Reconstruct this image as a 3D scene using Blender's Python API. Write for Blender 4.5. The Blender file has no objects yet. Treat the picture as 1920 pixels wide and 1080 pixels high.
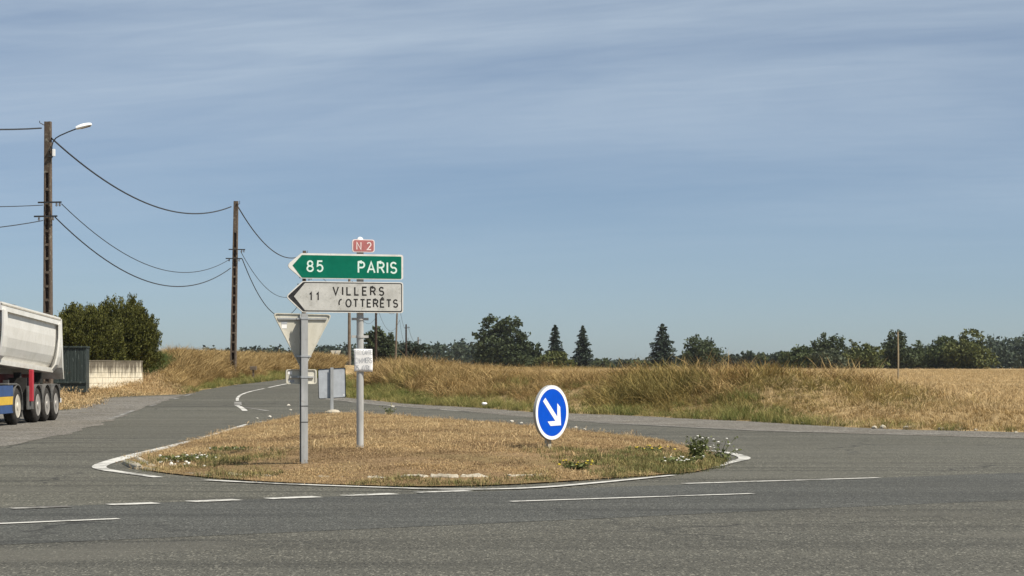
import bpy, bmesh, math, random
import numpy as np
from mathutils import Vector, Matrix
from mathutils.geometry import delaunay_2d_cdt

random.seed(7)
rng = np.random.default_rng(7)
SC = bpy.context.scene
COL = SC.collection
R = math.radians

# ------------------------------------------------------------------ camera
CAM_H = 1.65
FPX = 77.0 / 36.0 * 1920.0          # focal length in photo pixels
HOR = 690.0                          # horizon row
cam_d = bpy.data.cameras.new('camera')
cam_d.lens = 77.0
cam_d.sensor_width = 36.0
cam_d.shift_y = (HOR - 540.0) / 1920.0
cam_d.clip_start = 0.1
cam_d.clip_end = 12000.0
cam = bpy.data.objects.new('camera', cam_d)
cam.location = (0, 0, CAM_H)
cam.rotation_euler = (R(90), 0, 0)
COL.objects.link(cam)
SC.camera = cam

# ------------------------------------------------------------------ light
SUN_EL, SUN_BACK = 54.0, 32.0        # elevation; degrees behind the camera plane, from the right
sdir = Vector((math.cos(R(SUN_EL)) * math.cos(R(SUN_BACK)), -math.cos(R(SUN_EL)) * math.sin(R(SUN_BACK)), math.sin(R(SUN_EL))))
sun_d = bpy.data.lights.new('sun', 'SUN')
sun_d.energy = 5.0
sun_d.angle = R(0.55)
sun_d.color = (1.0, 0.93, 0.82)
sun = bpy.data.objects.new('sun', sun_d)
sun.rotation_euler = sdir.to_track_quat('Z', 'Y').to_euler()
sun.location = (30, -10, 60)
COL.objects.link(sun)

world = bpy.data.worlds.new('World')
SC.world = world
world.use_nodes = True
wn, wl = world.node_tree.nodes, world.node_tree.links
wn.clear()
w_out = wn.new('ShaderNodeOutputWorld')
w_bg = wn.new('ShaderNodeBackground')
w_sky = wn.new('ShaderNodeTexSky')
w_sky.sky_type = 'NISHITA'
w_sky.sun_disc = False
w_sky.sun_elevation = R(SUN_EL)
w_sky.sun_rotation = math.atan2(sdir.x, sdir.y)
w_sky.altitude = 100
w_sky.air_density = 0.52
w_sky.dust_density = 0.5
w_sky.ozone_density = 2.0
w_bg.inputs['Strength'].default_value = 0.072
# thin high cirrus, drawn out sideways, over the whole dome
w_geo = wn.new('ShaderNodeTexCoord')
w_sep = wn.new('ShaderNodeSeparateXYZ'); wl.new(w_geo.outputs['Generated'], w_sep.inputs[0])
def wmath(op, a, b=None):
    n = wn.new('ShaderNodeMath'); n.operation = op
    for i, v in enumerate((a, b)):
        if v is None: continue
        if isinstance(v, (int, float)): n.inputs[i].default_value = v
        else: wl.new(v, n.inputs[i])
    return n.outputs[0]
zz = wmath('ADD', wmath('ABSOLUTE', w_sep.outputs['Z']), 0.10)
cu = wmath('DIVIDE', w_sep.outputs['X'], zz)
cv = wmath('DIVIDE', w_sep.outputs['Y'], zz)
w_cmb = wn.new('ShaderNodeCombineXYZ')
wl.new(wmath('MULTIPLY', cu, 0.42), w_cmb.inputs[0])
wl.new(wmath('ADD', wmath('MULTIPLY', cv, 0.85), wmath('MULTIPLY', cu, 0.22)), w_cmb.inputs[1])
w_n1 = wn.new('ShaderNodeTexNoise'); wl.new(w_cmb.outputs[0], w_n1.inputs['Vector'])
w_n1.inputs['Scale'].default_value = 1.15; w_n1.inputs['Detail'].default_value = 7.0
w_n1.inputs['Roughness'].default_value = 0.55; w_n1.inputs['Distortion'].default_value = 0.6
w_mr = wn.new('ShaderNodeMapRange'); wl.new(w_n1.outputs['Fac'], w_mr.inputs['Value'])
w_mr.inputs['From Min'].default_value = 0.16; w_mr.inputs['From Max'].default_value = 0.74
w_mr.inputs['To Min'].default_value = 0.0; w_mr.inputs['To Max'].default_value = 1.0
w_mr.clamp = True
w_hs = wn.new('ShaderNodeHueSaturation'); wl.new(w_sky.outputs[0], w_hs.inputs['Color'])
w_hs.inputs['Saturation'].default_value = 1.0
w_mul = wn.new('ShaderNodeMix'); w_mul.data_type = 'RGBA'; w_mul.blend_type = 'MULTIPLY'
w_mul.inputs[0].default_value = 1.0
wl.new(w_hs.outputs[0], w_mul.inputs[6]); w_mul.inputs[7].default_value = (0.955, 0.955, 0.925, 1)
w_mix = wn.new('ShaderNodeMix'); w_mix.data_type = 'RGBA'
w_cm2 = wn.new('ShaderNodeCombineXYZ')
wl.new(wmath('MULTIPLY', cu, 1.1), w_cm2.inputs[0]); wl.new(wmath('ADD', wmath('MULTIPLY', cv, 3.6), wmath('MULTIPLY', cu, 1.0)), w_cm2.inputs[1])
w_n2 = wn.new('ShaderNodeTexNoise'); wl.new(w_cm2.outputs[0], w_n2.inputs['Vector'])
w_n2.inputs['Scale'].default_value = 2.2; w_n2.inputs['Detail'].default_value = 6.0; w_n2.inputs['Roughness'].default_value = 0.6; w_n2.inputs['Distortion'].default_value = 1.2
w_fib = wmath('ADD', wmath('MULTIPLY', w_n2.outputs['Fac'], 0.55), 0.72)
w_lo = wn.new('ShaderNodeMapRange'); w_lo.interpolation_type = 'SMOOTHSTEP'; wl.new(w_sep.outputs['Z'], w_lo.inputs['Value'])
w_lo.inputs['From Min'].default_value = 0.0; w_lo.inputs['From Max'].default_value = 0.17
wl.new(wmath('MULTIPLY', wmath('MULTIPLY', wmath('MULTIPLY', w_mr.outputs[0], w_fib), w_lo.outputs[0]), 0.78), w_mix.inputs[0])
wl.new(w_mul.outputs[2], w_mix.inputs[6]); w_mix.inputs[7].default_value = (6.1, 7.1, 8.05, 1)
wl.new(w_mix.outputs[2], w_bg.inputs['Color'])
wl.new(w_bg.outputs[0], w_out.inputs[0])

SC.view_settings.view_transform = 'Standard'
SC.view_settings.look = 'None'
SC.view_settings.exposure = 0.42
SC.view_settings.gamma = 1.0
SC.view_settings.use_curve_mapping = False
SC.render.engine = 'CYCLES'
SC.cycles.max_bounces = 6
SC.cycles.diffuse_bounces = 3
SC.cycles.transparent_max_bounces = 6

# ------------------------------------------------------------------ terrain heights
_ry = np.arange(-200, 5000, 0.5)
_rt = np.interp(_ry, [70, 78, 85, 100, 115, 130, 140, 150, 170, 200, 300, 5000],
                [0, .05, .15, .42, .70, .90, .97, .96, .82, .55, .3, .3])
_k = np.exp(-0.5 * (np.arange(-20, 21) / 7.0) ** 2); _k /= _k.sum()
_rt = np.convolve(np.pad(_rt, 20, mode='edge'), _k, mode='valid')
def road_z(y): return np.interp(y, _ry, _rt)

def G(px, py):
    """photo pixel of a point on the paved ground -> world x, y"""
    lo, hi = 5.0, 160.0
    k = (py - HOR) / FPX
    for i in range(60):
        m = 0.5 * (lo + hi)
        if (CAM_H - float(road_z(m))) / m > k: lo = m
        else: hi = m
    y = 0.5 * (lo + hi)
    return ((px - 960.0) / FPX * y, y)
def ZP(py, D): return CAM_H + (HOR - py) / FPX * D
def XP(px, D): return (px - 960.0) / FPX * D

def poly_sd(poly, x, y):
    """signed distance to a polygon, positive outside"""
    x = np.asarray(x, float); y = np.asarray(y, float)
    d = np.full(x.shape, 1e18); inside = np.zeros(x.shape, bool)
    n = len(poly)
    for i in range(n):
        ax, ay = poly[i]; bx, by = poly[(i + 1) % n]
        ex, ey = bx - ax, by - ay
        t = np.clip(((x - ax) * ex + (y - ay) * ey) / (ex * ex + ey * ey + 1e-12), 0, 1)
        d = np.minimum(d, (x - ax - t * ex) ** 2 + (y - ay - t * ey) ** 2)
        c = (ay > y) != (by > y)
        xi = ax + (y - ay) * ex / (ey if abs(ey) > 1e-12 else 1e-12)
        inside ^= c & (x < xi)
    d = np.sqrt(d)
    return np.where(inside, -d, d)
def line_d(pts, x, y):
    x = np.asarray(x, float); y = np.asarray(y, float)
    d = np.full(x.shape, 1e18)
    for (ax, ay), (bx, by) in zip(pts[:-1], pts[1:]):
        ex, ey = bx - ax, by - ay
        t = np.clip(((x - ax) * ex + (y - ay) * ey) / (ex * ex + ey * ey + 1e-12), 0, 1)
        d = np.minimum(d, (x - ax - t * ex) ** 2 + (y - ay - t * ey) ** 2)
    return np.sqrt(d)
def sstep(a, b, v):
    t = np.clip((v - a) / (b - a), 0, 1); return t * t * (3 - 2 * t)
def vnoise(x, y, s, seed=0):
    """cheap smooth value noise 0..1"""
    x = np.asarray(x, float) / s; y = np.asarray(y, float) / s
    xi = np.floor(x).astype(int); yi = np.floor(y).astype(int)
    fx = x - xi; fy = y - yi; fx = fx * fx * (3 - 2 * fx); fy = fy * fy * (3 - 2 * fy)
    def h(a, b):
        v = np.sin(a * 127.1 + b * 311.7 + seed * 74.7) * 43758.5453
        return v - np.floor(v)
    return (h(xi, yi) * (1 - fx) + h(xi + 1, yi) * fx) * (1 - fy) + (h(xi, yi + 1) * (1 - fx) + h(xi + 1, yi + 1) * fx) * fy

RIGHT_PX = [(612, 724), (630, 738), (650, 746), (760, 757), (900, 765), (1000, 773), (1150, 778), (1250, 783), (1400, 790), (1560, 800), (1700, 806), (1920, 811)]
LEFT_PX = [(0, 768), (60, 770), (118, 768), (160, 757), (172, 746), (250, 742), (345, 739), (373, 732), (429, 723), (500, 715), (540, 710.5)]
RB = [G(*p) for p in RIGHT_PX]
LB = [G(*p) for p in LEFT_PX]
crest_l = (LB[-1][0] + 0.7, LB[-1][1] + 14); crest_r = (RB[0][0] - 1.0, RB[0][1] + 22)
PAVED = [(-70, -35), (-70, 62), (-30, 78)] + LB + [crest_l, (-8.5, 172), (-2.0, 172), crest_r] + RB + [(20, 53.5), (30, 55), (75, 83), (75, -35)]
LEFT_CURVE = [(-70, 62), (-30, 78)] + LB + [crest_l, (-8.5, 172)]
RIGHT_CURVE = [(-2, 172), crest_r] + RB + [(20, 53.5), (30, 55), (75, 83)]

def field_z(x, y):
    # the field stands higher behind the bank on the left than on the open right
    amp = np.interp(x / np.maximum(y, 20), [-.12, .12, .20], [.36, .40, .95])
    return 1.45 - amp * np.exp(-np.clip(y - 70, -30, 4000) / 60.0)
def ground_z(x, y):
    x = np.asarray(x, float); y = np.asarray(y, float)
    sd = poly_sd(PAVED, x, y)
    r = road_z(y)
    dl = line_d(LEFT_CURVE, x, y); dr = line_d(RIGHT_CURVE, x, y)
    wr = sstep(-4, 4, dl - dr)
    fr = field_z(x, y)
    fl = np.interp(y, [40, 78, 92, 100, 108, 114, 122, 150, 200, 400], [.3, .25, .55, .9, 1.4, 1.75, 1.95, 2.0, 1.7, 1.45])
    tgt = fl * (1 - wr) + fr * wr
    ramp_w = 5.0 * wr + 3.5 * (1 - wr)
    k = sstep(0, 1, sd / ramp_w)
    h = r * (1 - k) + tgt * k + 0.03 * sstep(0, 1.5, sd) * (vnoise(x, y, 2.3) - .5) * 4
    far = sstep(200, 330, y)
    h = h * (1 - far) + 1.45 * far * 1.0
    h = np.where(y > 900, 1.45 - 0.6 * sstep(900, 2500, y), h)
    h = h - 0.10 * sstep(0.05, 0.6, -sd)
    return h
def gz(x, y): return float(ground_z(np.array([x]), np.array([y]))[0])

# ------------------------------------------------------------------ mesh helpers
def tag(o, label=None, cat=None, group=None, kind=None):
    if label: o['label'] = label
    if cat: o['category'] = cat
    if group: o['group'] = group
    if kind: o['kind'] = kind
    return o
def empty(name, loc=(0, 0, 0), rz=0.0):
    o = bpy.data.objects.new(name, None); o.location = loc; o.rotation_euler = (0, 0, rz)
    o.empty_display_size = 0.2
    COL.objects.link(o); return o
def link_mesh(name, me, mat, parent=None, smooth=False):
    o = bpy.data.objects.new(name, me); COL.objects.link(o)
    if mat is not None and not me.materials: me.materials.append(mat)
    if smooth: me.polygons.foreach_set('use_smooth', np.ones(len(me.polygons), bool))
    if parent: o.parent = parent
    return o
def np_mesh(name, v, faces_flat, counts):
    me = bpy.data.meshes.new(name)
    v = np.asarray(v, np.float32).reshape(-1, 3)
    f = np.asarray(faces_flat, np.int32).ravel(); c = np.asarray(counts, np.int32)
    me.vertices.add(len(v)); me.vertices.foreach_set('co', v.ravel())
    me.loops.add(len(f)); me.loops.foreach_set('vertex_index', f)
    me.polygons.add(len(c))
    st = np.concatenate([[0], np.cumsum(c)[:-1]]).astype(np.int32)
    me.polygons.foreach_set('loop_start', st)
    me.update(calc_edges=True)
    return me

class MB:
    def __init__(s): s.v = []; s.f = []
    def add(s, vs, fs):
        b = len(s.v); s.v += [tuple(p) for p in vs]; s.f += [tuple(b + i for i in f) for f in fs]; return s
    def box(s, x0, x1, y0, y1, z0, z1, bev=0.0):
        if bev <= 0:
            s.add([(x0, y0, z0), (x1, y0, z0), (x1, y1, z0), (x0, y1, z0), (x0, y0, z1), (x1, y0, z1), (x1, y1, z1), (x0, y1, z1)],
                  [(0, 3, 2, 1), (4, 5, 6, 7), (0, 1, 5, 4), (1, 2, 6, 5), (2, 3, 7, 6), (3, 0, 4, 7)])
        else:
            bm = bmesh.new(); bmesh.ops.create_cube(bm, size=1)
            for q in bm.verts: q.co = ((x0 + x1) / 2 + q.co.x * (x1 - x0), (y0 + y1) / 2 + q.co.y * (y1 - y0), (z0 + z1) / 2 + q.co.z * (z1 - z0))
            bmesh.ops.bevel(bm, geom=bm.edges[:], offset=bev, segments=2, affect='EDGES', profile=.6)
            s.bm(bm)
        return s
    def bm(s, bm):
        bm.verts.index_update(); s.add([q.co for q in bm.verts], [[q.index for q in f.verts] for f in bm.faces]); bm.free()
    def prism(s, pts, y0, y1):
        """outline in local x,z extruded from y0 (front) to y1"""
        n = len(pts)
        vs = [(p[0], y0, p[1]) for p in pts] + [(p[0], y1, p[1]) for p in pts]
        fs = [tuple(range(n)), tuple(range(2 * n - 1, n - 1, -1))] + [(i + n, (i + 1) % n + n, (i + 1) % n, i) for i in range(n)]
        return s.add(vs, fs)
    def tube(s, pts, rad, n=10, caps=True):
        pts = [Vector(p) for p in pts]
        if not hasattr(rad, '__len__'): rad = [rad] * len(pts)
        rings = []; up = Vector((0, 0, 1)); prev = None
        for i, p in enumerate(pts):
            d = (pts[min(i + 1, len(pts) - 1)] - pts[max(i - 1, 0)]).normalized()
            if prev is None:
                a = d.orthogonal().normalized()
            else:
                a = (prev - d * prev.dot(d)).normalized()
            prev = a; b = d.cross(a)
            rings.append([p + (a * math.cos(2 * math.pi * k / n) + b * math.sin(2 * math.pi * k / n)) * rad[i] for k in range(n)])
        vs = [q for r in rings for q in r]; fs = []
        for i in range(len(rings) - 1):
            for k in range(n):
                fs.append((i * n + k, i * n + (k + 1) % n, (i + 1) * n + (k + 1) % n, (i + 1) * n + k))
        if caps: fs += [tuple(range(n - 1, -1, -1)), tuple(range((len(rings) - 1) * n, len(rings) * n))]
        return s.add(vs, fs)
    def lathe(s, prof, axis='z', c=(0, 0, 0), n=20):
        """prof: (radius, height) pairs round an axis"""
        vs = []
        for r, h in prof:
            for k in range(n):
                a = 2 * math.pi * k / n; u, w = r * math.cos(a), r * math.sin(a)
                p = {'z': (u, w, h), 'x': (h, u, w), 'y': (u, h, w)}[axis]
                vs.append((c[0] + p[0], c[1] + p[1], c[2] + p[2]))
        fs = []
        for i in range(len(prof) - 1):
            for k in range(n): fs.append((i * n + k, i * n + (k + 1) % n, (i + 1) * n + (k + 1) % n, (i + 1) * n + k))
        fs += [tuple(range(n - 1, -1, -1)), tuple(range((len(prof) - 1) * n, len(prof) * n))]
        return s.add(vs, fs)
    def build(s, name, mat, parent=None, smooth=False):
        me = bpy.data.meshes.new(name); me.from_pydata(s.v, [], s.f); me.update()
        bm = bmesh.new(); bm.from_mesh(me); bmesh.ops.recalc_face_normals(bm, faces=bm.faces[:]); bm.to_mesh(me); bm.free()
        o = link_mesh(name, me, mat, parent)
        if smooth:
            me.polygons.foreach_set('use_smooth', np.ones(len(me.polygons), bool)); me.update()
            try: me.set_sharp_from_angle(angle=R(40))
            except Exception: pass
        return o
def copy_tree(o, parent=None):
    c = o.copy(); COL.objects.link(c); c.parent = parent
    for ch in list(o.children): copy_tree(ch, c)
    return c

def sheet(name, poly, zoff, mat, parent=None, grid=2.0, zf=None, jitter=0.0):
    """a flat-ish sheet over a polygon that follows the road surface"""
    pts = []
    n = len(poly)
    for i in range(n):
        a, b = poly[i], poly[(i + 1) % n]
        L = math.hypot(b[0] - a[0], b[1] - a[1]); m = max(1, int(L / max(grid, 0.4)))
        for k in range(m):
            t = k / m; q = [a[0] + (b[0] - a[0]) * t, a[1] + (b[1] - a[1]) * t]
            if jitter: q[0] += random.uniform(-jitter, jitter); q[1] += random.uniform(-jitter, jitter)
            pts.append(tuple(q))
    m = len(pts); edges = [(i, (i + 1) % m) for i in range(m)]
    xs = [p[0] for p in pts]; ys = [p[1] for p in pts]
    gx, gy = np.meshgrid(np.arange(min(xs), max(xs), grid), np.arange(min(ys), max(ys), grid))
    gx = gx.ravel(); gy = gy.ravel(); sd = poly_sd(pts, gx, gy)
    k = sd < -grid * 0.35
    allp = [Vector(p) for p in pts] + [Vector((a, b)) for a, b in zip(gx[k], gy[k])]
    r = delaunay_2d_cdt(allp, edges, [], 1, 1e-5)
    v = np.array([(p.x, p.y) for p in r[0]])
    z = (zf(v[:, 0], v[:, 1]) if zf else road_z(v[:, 1])) + zoff
    me = bpy.data.meshes.new(name); me.from_pydata([(a, b, c) for (a, b), c in zip(v, z)], [], [tuple(f) for f in r[2]]); me.update()
    bm = bmesh.new(); bm.from_mesh(me)
    for f in bm.faces:
        f.normal_update()
        if f.normal.z < 0: f.normal_flip()
    bm.to_mesh(me); bm.free()
    return link_mesh(name, me, mat, parent, smooth=True)
def resample(pts, step):
    out = [pts[0]]
    for a, b in zip(pts[:-1], pts[1:]):
        L = math.hypot(b[0] - a[0], b[1] - a[1]); m = max(1, int(math.ceil(L / step)))
        out += [(a[0] + (b[0] - a[0]) * k / m, a[1] + (b[1] - a[1]) * k / m) for k in range(1, m + 1)]
    return out
def smooth_line(pts, it=2):
    for _ in range(it):
        q = [pts[0]]
        for a, b in zip(pts[:-1], pts[1:]):
            q += [(a[0] * .75 + b[0] * .25, a[1] * .75 + b[1] * .25), (a[0] * .25 + b[0] * .75, a[1] * .25 + b[1] * .75)]
        pts = q + [pts[-1]]
    return pts
def ribbon2d(pts, w):
    """mitred ribbon round a 2d polyline; returns left and right rows"""
    P = [Vector(p) for p in pts]; Lr, Rr = [], []
    for i, p in enumerate(P):
        d0 = (P[i] - P[i - 1]).normalized() if i else (P[1] - P[0]).normalized()
        d1 = (P[i + 1] - P[i]).normalized() if i < len(P) - 1 else d0
        n0 = Vector((-d0.y, d0.x)); n1 = Vector((-d1.y, d1.x)); m = n0 + n1
        if m.length < 1e-4: m = n0
        m.normalize(); k = 1.0 / max(0.45, m.dot(n1))
        ww = w[i] if hasattr(w, '__len__') else w
        Lr.append(p + m * ww / 2 * k); Rr.append(p - m * ww / 2 * k)
    return Lr, Rr
def paint_line(name, px, w, parent, mat, zoff=0.012, smooth=2, world=False):
    pts = px if world else [G(*p) for p in px]
    if smooth: pts = smooth_line(pts, smooth)
    pts = resample(pts, 0.8)
    ww = [w * random.uniform(.88, 1.1) for _ in pts] if not hasattr(w, '__len__') else list(np.interp(np.linspace(0, 1, len(pts)), np.linspace(0, 1, len(w)), w))
    L, Rr = ribbon2d(pts, ww); n = len(pts)
    v = [(p.x, p.y, float(road_z(p.y)) + zoff) for p in L] + [(p.x, p.y, float(road_z(p.y)) + zoff) for p in Rr]
    me = bpy.data.meshes.new(name); me.from_pydata(v, [], [(i, i + n, i + n + 1, i + 1) for i in range(n - 1)]); me.update()
    return link_mesh(name, me, mat, parent)

# ------------------------------------------------------------------ materials
MATS = {}
class NT:
    def __init__(s, name, rough=0.8, spec=0.3, metal=0.0):
        m = bpy.data.materials.new(name); m.use_nodes = True; s.m = m; s.t = m.node_tree; s.n = s.t.nodes; s.l = s.t.links
        s.b = s.n['Principled BSDF']; s.b.inputs['Roughness'].default_value = rough
        s.b.inputs['Specular IOR Level'].default_value = spec; s.b.inputs['Metallic'].default_value = metal
        s.out = s.n['Material Output']
        MATS[name] = m
    def node(s, t, **kw):
        n = s.n.new(t)
        for k, v in kw.items(): setattr(n, k, v)
        return n
    def set(s, sock, v):
        if isinstance(v, bpy.types.NodeSocket): s.l.new(v, sock)
        elif isinstance(v, (tuple, list)) and len(v) == 3 and sock.type == 'RGBA': sock.default_value = (*v, 1)
        else: sock.default_value = v
    def obj(s): return s.node('ShaderNodeTexCoord').outputs['Object']
    def pos(s): return s.node('ShaderNodeNewGeometry').outputs['Position']
    def mapping(s, vec, scale=(1, 1, 1), rot=(0, 0, 0)):
        n = s.node('ShaderNodeMapping'); s.l.new(vec, n.inputs[0]); n.inputs['Scale'].default_value = scale; n.inputs['Rotation'].default_value = rot
        return n.outputs[0]
    def noise(s, vec, scale, detail=4, rough=.55, dist=0):
        n = s.node('ShaderNodeTexNoise'); s.l.new(vec, n.inputs['Vector']); n.inputs['Scale'].default_value = scale
        n.inputs['Detail'].default_value = detail; n.inputs['Roughness'].default_value = rough; n.inputs['Distortion'].default_value = dist
        return n.outputs['Fac']
    def voro(s, vec, scale, out='Distance', feature='F1'):
        n = s.node('ShaderNodeTexVoronoi', feature=feature); s.l.new(vec, n.inputs['Vector']); n.inputs['Scale'].default_value = scale
        return n.outputs[out]
    def rng(s, v, a, b, c=0.0, d=1.0):
        n = s.node('ShaderNodeMapRange'); n.clamp = True; s.set(n.inputs[0], v)
        for i, q in enumerate((a, b, c, d)): n.inputs[i + 1].default_value = q
        return n.outputs[0]
    def ramp(s, v, stops):
        n = s.node('ShaderNodeValToRGB'); s.l.new(v, n.inputs[0]); e = n.color_ramp.elements
        while len(e) < len(stops): e.new(.5)
        for q, (p, c) in zip(e, stops): q.position = p; q.color = (*c, 1)
        return n.outputs[0]
    def mix(s, f, a, b, mode='MIX'):
        n = s.node('ShaderNodeMix', data_type='RGBA', blend_type=mode); s.set(n.inputs[0], f); s.set(n.inputs[6], a); s.set(n.inputs[7], b)
        return n.outputs[2]
    def math(s, op, a, b=0.0):
        n = s.node('ShaderNodeMath', operation=op); s.set(n.inputs[0], a); s.set(n.inputs[1], b); return n.outputs[0]
    def attr(s, name):
        return s.node('ShaderNodeAttribute', attribute_name=name).outputs['Fac']
    def rnd(s): return s.node('ShaderNodeObjectInfo').outputs['Random']
    def color(s, c): s.set(s.b.inputs['Base Color'], c); return s
    def bump(s, h, strength=.3, dist=.02):
        n = s.node('ShaderNodeBump'); s.l.new(h, n.inputs['Height']); n.inputs['Strength'].default_value = strength; n.inputs['Distance'].default_value = dist
        s.l.new(n.outputs[0], s.b.inputs['Normal']); return s

def plain(name, c, rough=.6, spec=.3, metal=0, var=.12, scale=6.0):
    t = NT(name, rough, spec, metal); o = t.obj()
    n = t.noise(o, scale, 5)
    t.color(t.mix(t.rng(n, .3, .7), tuple(x * (1 - var) for x in c), tuple(min(1, x * (1 + var)) for x in c)))
    return t.m

def asphalt(name, base, light, grain, speck, streak_rot=0.0, streak=.35, patches=None):
    t = NT(name, .9, .25); p = t.pos()
    pg = t.mapping(p, (1, .32, 1))
    fine = t.noise(pg, grain, 3, .75)
    big = t.noise(p, .18, 4, .6)
    st = t.noise(t.mapping(p, (.09, 1.6, 1), (0, 0, streak_rot)), 1.0, 4, .6)
    vo = t.voro(pg, speck, 'Color')
    sep = t.node('ShaderNodeSeparateColor'); t.l.new(vo, sep.inputs[0])
    c = t.mix(t.rng(fine, .32, .68), base, light)
    c = t.mix(t.rng(sep.outputs[0], .80, .98, 0, .55), c, tuple(min(.5, x * 2.4) for x in light))
    c = t.mix(t.rng(sep.outputs[1], .72, .95, 0, .6), c, tuple(x * .3 for x in base))
    c = t.mix(t.rng(big, .35, .65, 0, .45), c, t.mix(1.0, c, (.80, .78, .74), 'MULTIPLY'))
    c = t.mix(t.rng(st, .50, .72, 0, streak), c, tuple(x * .45 for x in base))
    if patches:
        pt = t.noise(t.mapping(p, (.5, 1.2, 1), (0, 0, streak_rot)), .35, 3, .5, .6)
        c = t.mix(t.rng(pt, .56, .62, 0, .5), c, patches)
    # long soft tyre tracks, repair patches and hairline cracks
    tr = t.noise(t.mapping(p, (.03, .9, 1), (0, 0, streak_rot)), .8, 2, .5)
    c = t.mix(t.rng(tr, .46, .60, 0, .38), c, t.mix(1.0, c, (.66, .66, .67), 'MULTIPLY'))
    wv = t.node('ShaderNodeVectorMath', operation='ADD'); t.l.new(p, wv.inputs[0])
    wn_ = t.node('ShaderNodeTexNoise'); t.l.new(p, wn_.inputs['Vector']); wn_.inputs['Scale'].default_value = 1.3; wn_.inputs['Detail'].default_value = 4
    t.l.new(wn_.outputs['Color'], wv.inputs[1])
    ce = t.voro(wv.outputs[0], .22, 'Distance', 'DISTANCE_TO_EDGE')
    gate = t.rng(t.noise(p, .12, 3, .5), .45, .58)
    c = t.mix(t.math('MULTIPLY', t.rng(ce, .004, .012, .75, 0), gate), c, (.02, .02, .018))
    cc_ = t.node('ShaderNodeSeparateColor'); t.l.new(t.voro(wv.outputs[0], .10, 'Color'), cc_.inputs[0])
    c = t.mix(t.rng(cc_.outputs[0], 0, 1, 0, .30), c, t.mix(1.0, c, (.74, .74, .76), 'MULTIPLY'))
    oil = t.noise(p, .9, 2, .5)
    c = t.mix(t.rng(oil, .70, .78, 0, .5), c, (.03, .03, .028))
    t.color(c).bump(t.math('ADD', fine, sep.outputs[0]), .5, .012)
    return t.m
ROT_MAIN = -math.atan2(.62, 1)
asphalt('asphalt_junction', (.066, .064, .051), (.128, .124, .100), 40, 52, 0.55, .7, (.10, .096, .078))
asphalt('asphalt_main', (.054, .055, .049), (.092, .093, .083), 45, 70, ROT_MAIN, .6)
asphalt('asphalt_forecourt', (.056, .055, .045), (.118, .114, .094), 55, 62, ROT_MAIN, .34, (.105, .10, .082))

t = NT('gravel', .95, .2); p = t.pos()
vo = t.node('ShaderNodeSeparateColor'); t.l.new(t.voro(p, 26, 'Color'), vo.inputs[0])
c = t.ramp(vo.outputs[0], [(0, (.075, .07, .06)), (.5, (.145, .136, .12)), (.85, (.20, .187, .165)), (1, (.36, .34, .30))])
c = t.mix(t.rng(t.noise(p, .5, 4, .6), .35, .65, 0, .8), c, t.mix(1, c, (.68, .66, .62), 'MULTIPLY'))
c = t.mix(t.rng(t.noise(p, 2.6, 4, .6), .60, .72, 0, .5), c, (.20, .165, .10))
t.color(c).bump(t.voro(p, 26), .6, .02)

t = NT('road_paint', .7, .3); p = t.pos()
w1 = t.noise(p, 7, 6, .75); w2 = t.noise(p, 1.1, 3, .6)
wear = t.rng(t.math('ADD', w1, t.math('MULTIPLY', w2, .8)), .86, 1.06)
t.color(t.mix(wear, (.52, .51, .47), (.165, .16, .14)))
t = NT('road_paint_worn', .8, .25); p = t.pos()
w1 = t.noise(p, 6, 6, .75); w2 = t.noise(p, .8, 3, .6)
wear = t.rng(t.math('ADD', w1, t.math('MULTIPLY', w2, .9)), .76, .98)
t.color(t.mix(wear, (.42, .41, .38), (.125, .12, .108)))

t = NT('soil', .95, .1); p = t.pos()
n1 = t.noise(p, .07, 4); n2 = t.noise(p, 3.2, 5, .7); rows = t.noise(t.mapping(p, (.02, .5, 1), (0, 0, .25)), 1.0, 3, .6)
c = t.mix(t.rng(n2, .3, .7), (.17, .12, .058), (.33, .24, .12))
c = t.mix(t.rng(rows, .4, .62, 0, .6), c, (.50, .37, .20))
c = t.mix(t.rng(n1, .45, .65, 0, .4), c, (.30, .22, .11))
t.color(c).bump(n2, .6, .06)
t = NT('island_soil', .95, .1); p = t.pos()
n1 = t.noise(p, .45, 4); n2 = t.noise(p, 9, 5, .7)
c = t.mix(t.rng(n2, .3, .7), (.12, .08, .045), (.27, .185, .095))
c = t.mix(t.rng(n1, .45, .62, 0, .7), c, (.16, .12, .055))
t.color(c).bump(n2, .6, .03)

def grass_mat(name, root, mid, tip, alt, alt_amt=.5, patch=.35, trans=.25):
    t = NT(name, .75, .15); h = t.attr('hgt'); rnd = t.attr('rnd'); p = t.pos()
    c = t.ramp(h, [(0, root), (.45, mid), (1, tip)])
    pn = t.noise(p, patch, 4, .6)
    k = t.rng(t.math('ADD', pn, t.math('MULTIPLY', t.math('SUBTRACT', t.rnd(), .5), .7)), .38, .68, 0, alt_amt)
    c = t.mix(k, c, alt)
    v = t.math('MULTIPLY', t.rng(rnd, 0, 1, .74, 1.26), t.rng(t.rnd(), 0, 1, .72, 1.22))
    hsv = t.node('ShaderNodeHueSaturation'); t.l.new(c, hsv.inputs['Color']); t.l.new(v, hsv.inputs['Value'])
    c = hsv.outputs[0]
    t.color(c)
    tr = t.node('ShaderNodeBsdfTranslucent'); t.l.new(c, tr.inputs[0])
    mx = t.node('ShaderNodeMixShader'); mx.inputs[0].default_value = trans
    t.l.new(t.b.outputs[0], mx.inputs[1]); t.l.new(tr.outputs[0], mx.inputs[2]); t.l.new(mx.outputs[0], t.out.inputs[0])
    return t.m
grass_mat('lawn_dry', (.21, .145, .065), (.56, .415, .215), (.78, .61, .36), (.34, .23, .115), .85, .33, trans=.1)
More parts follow.
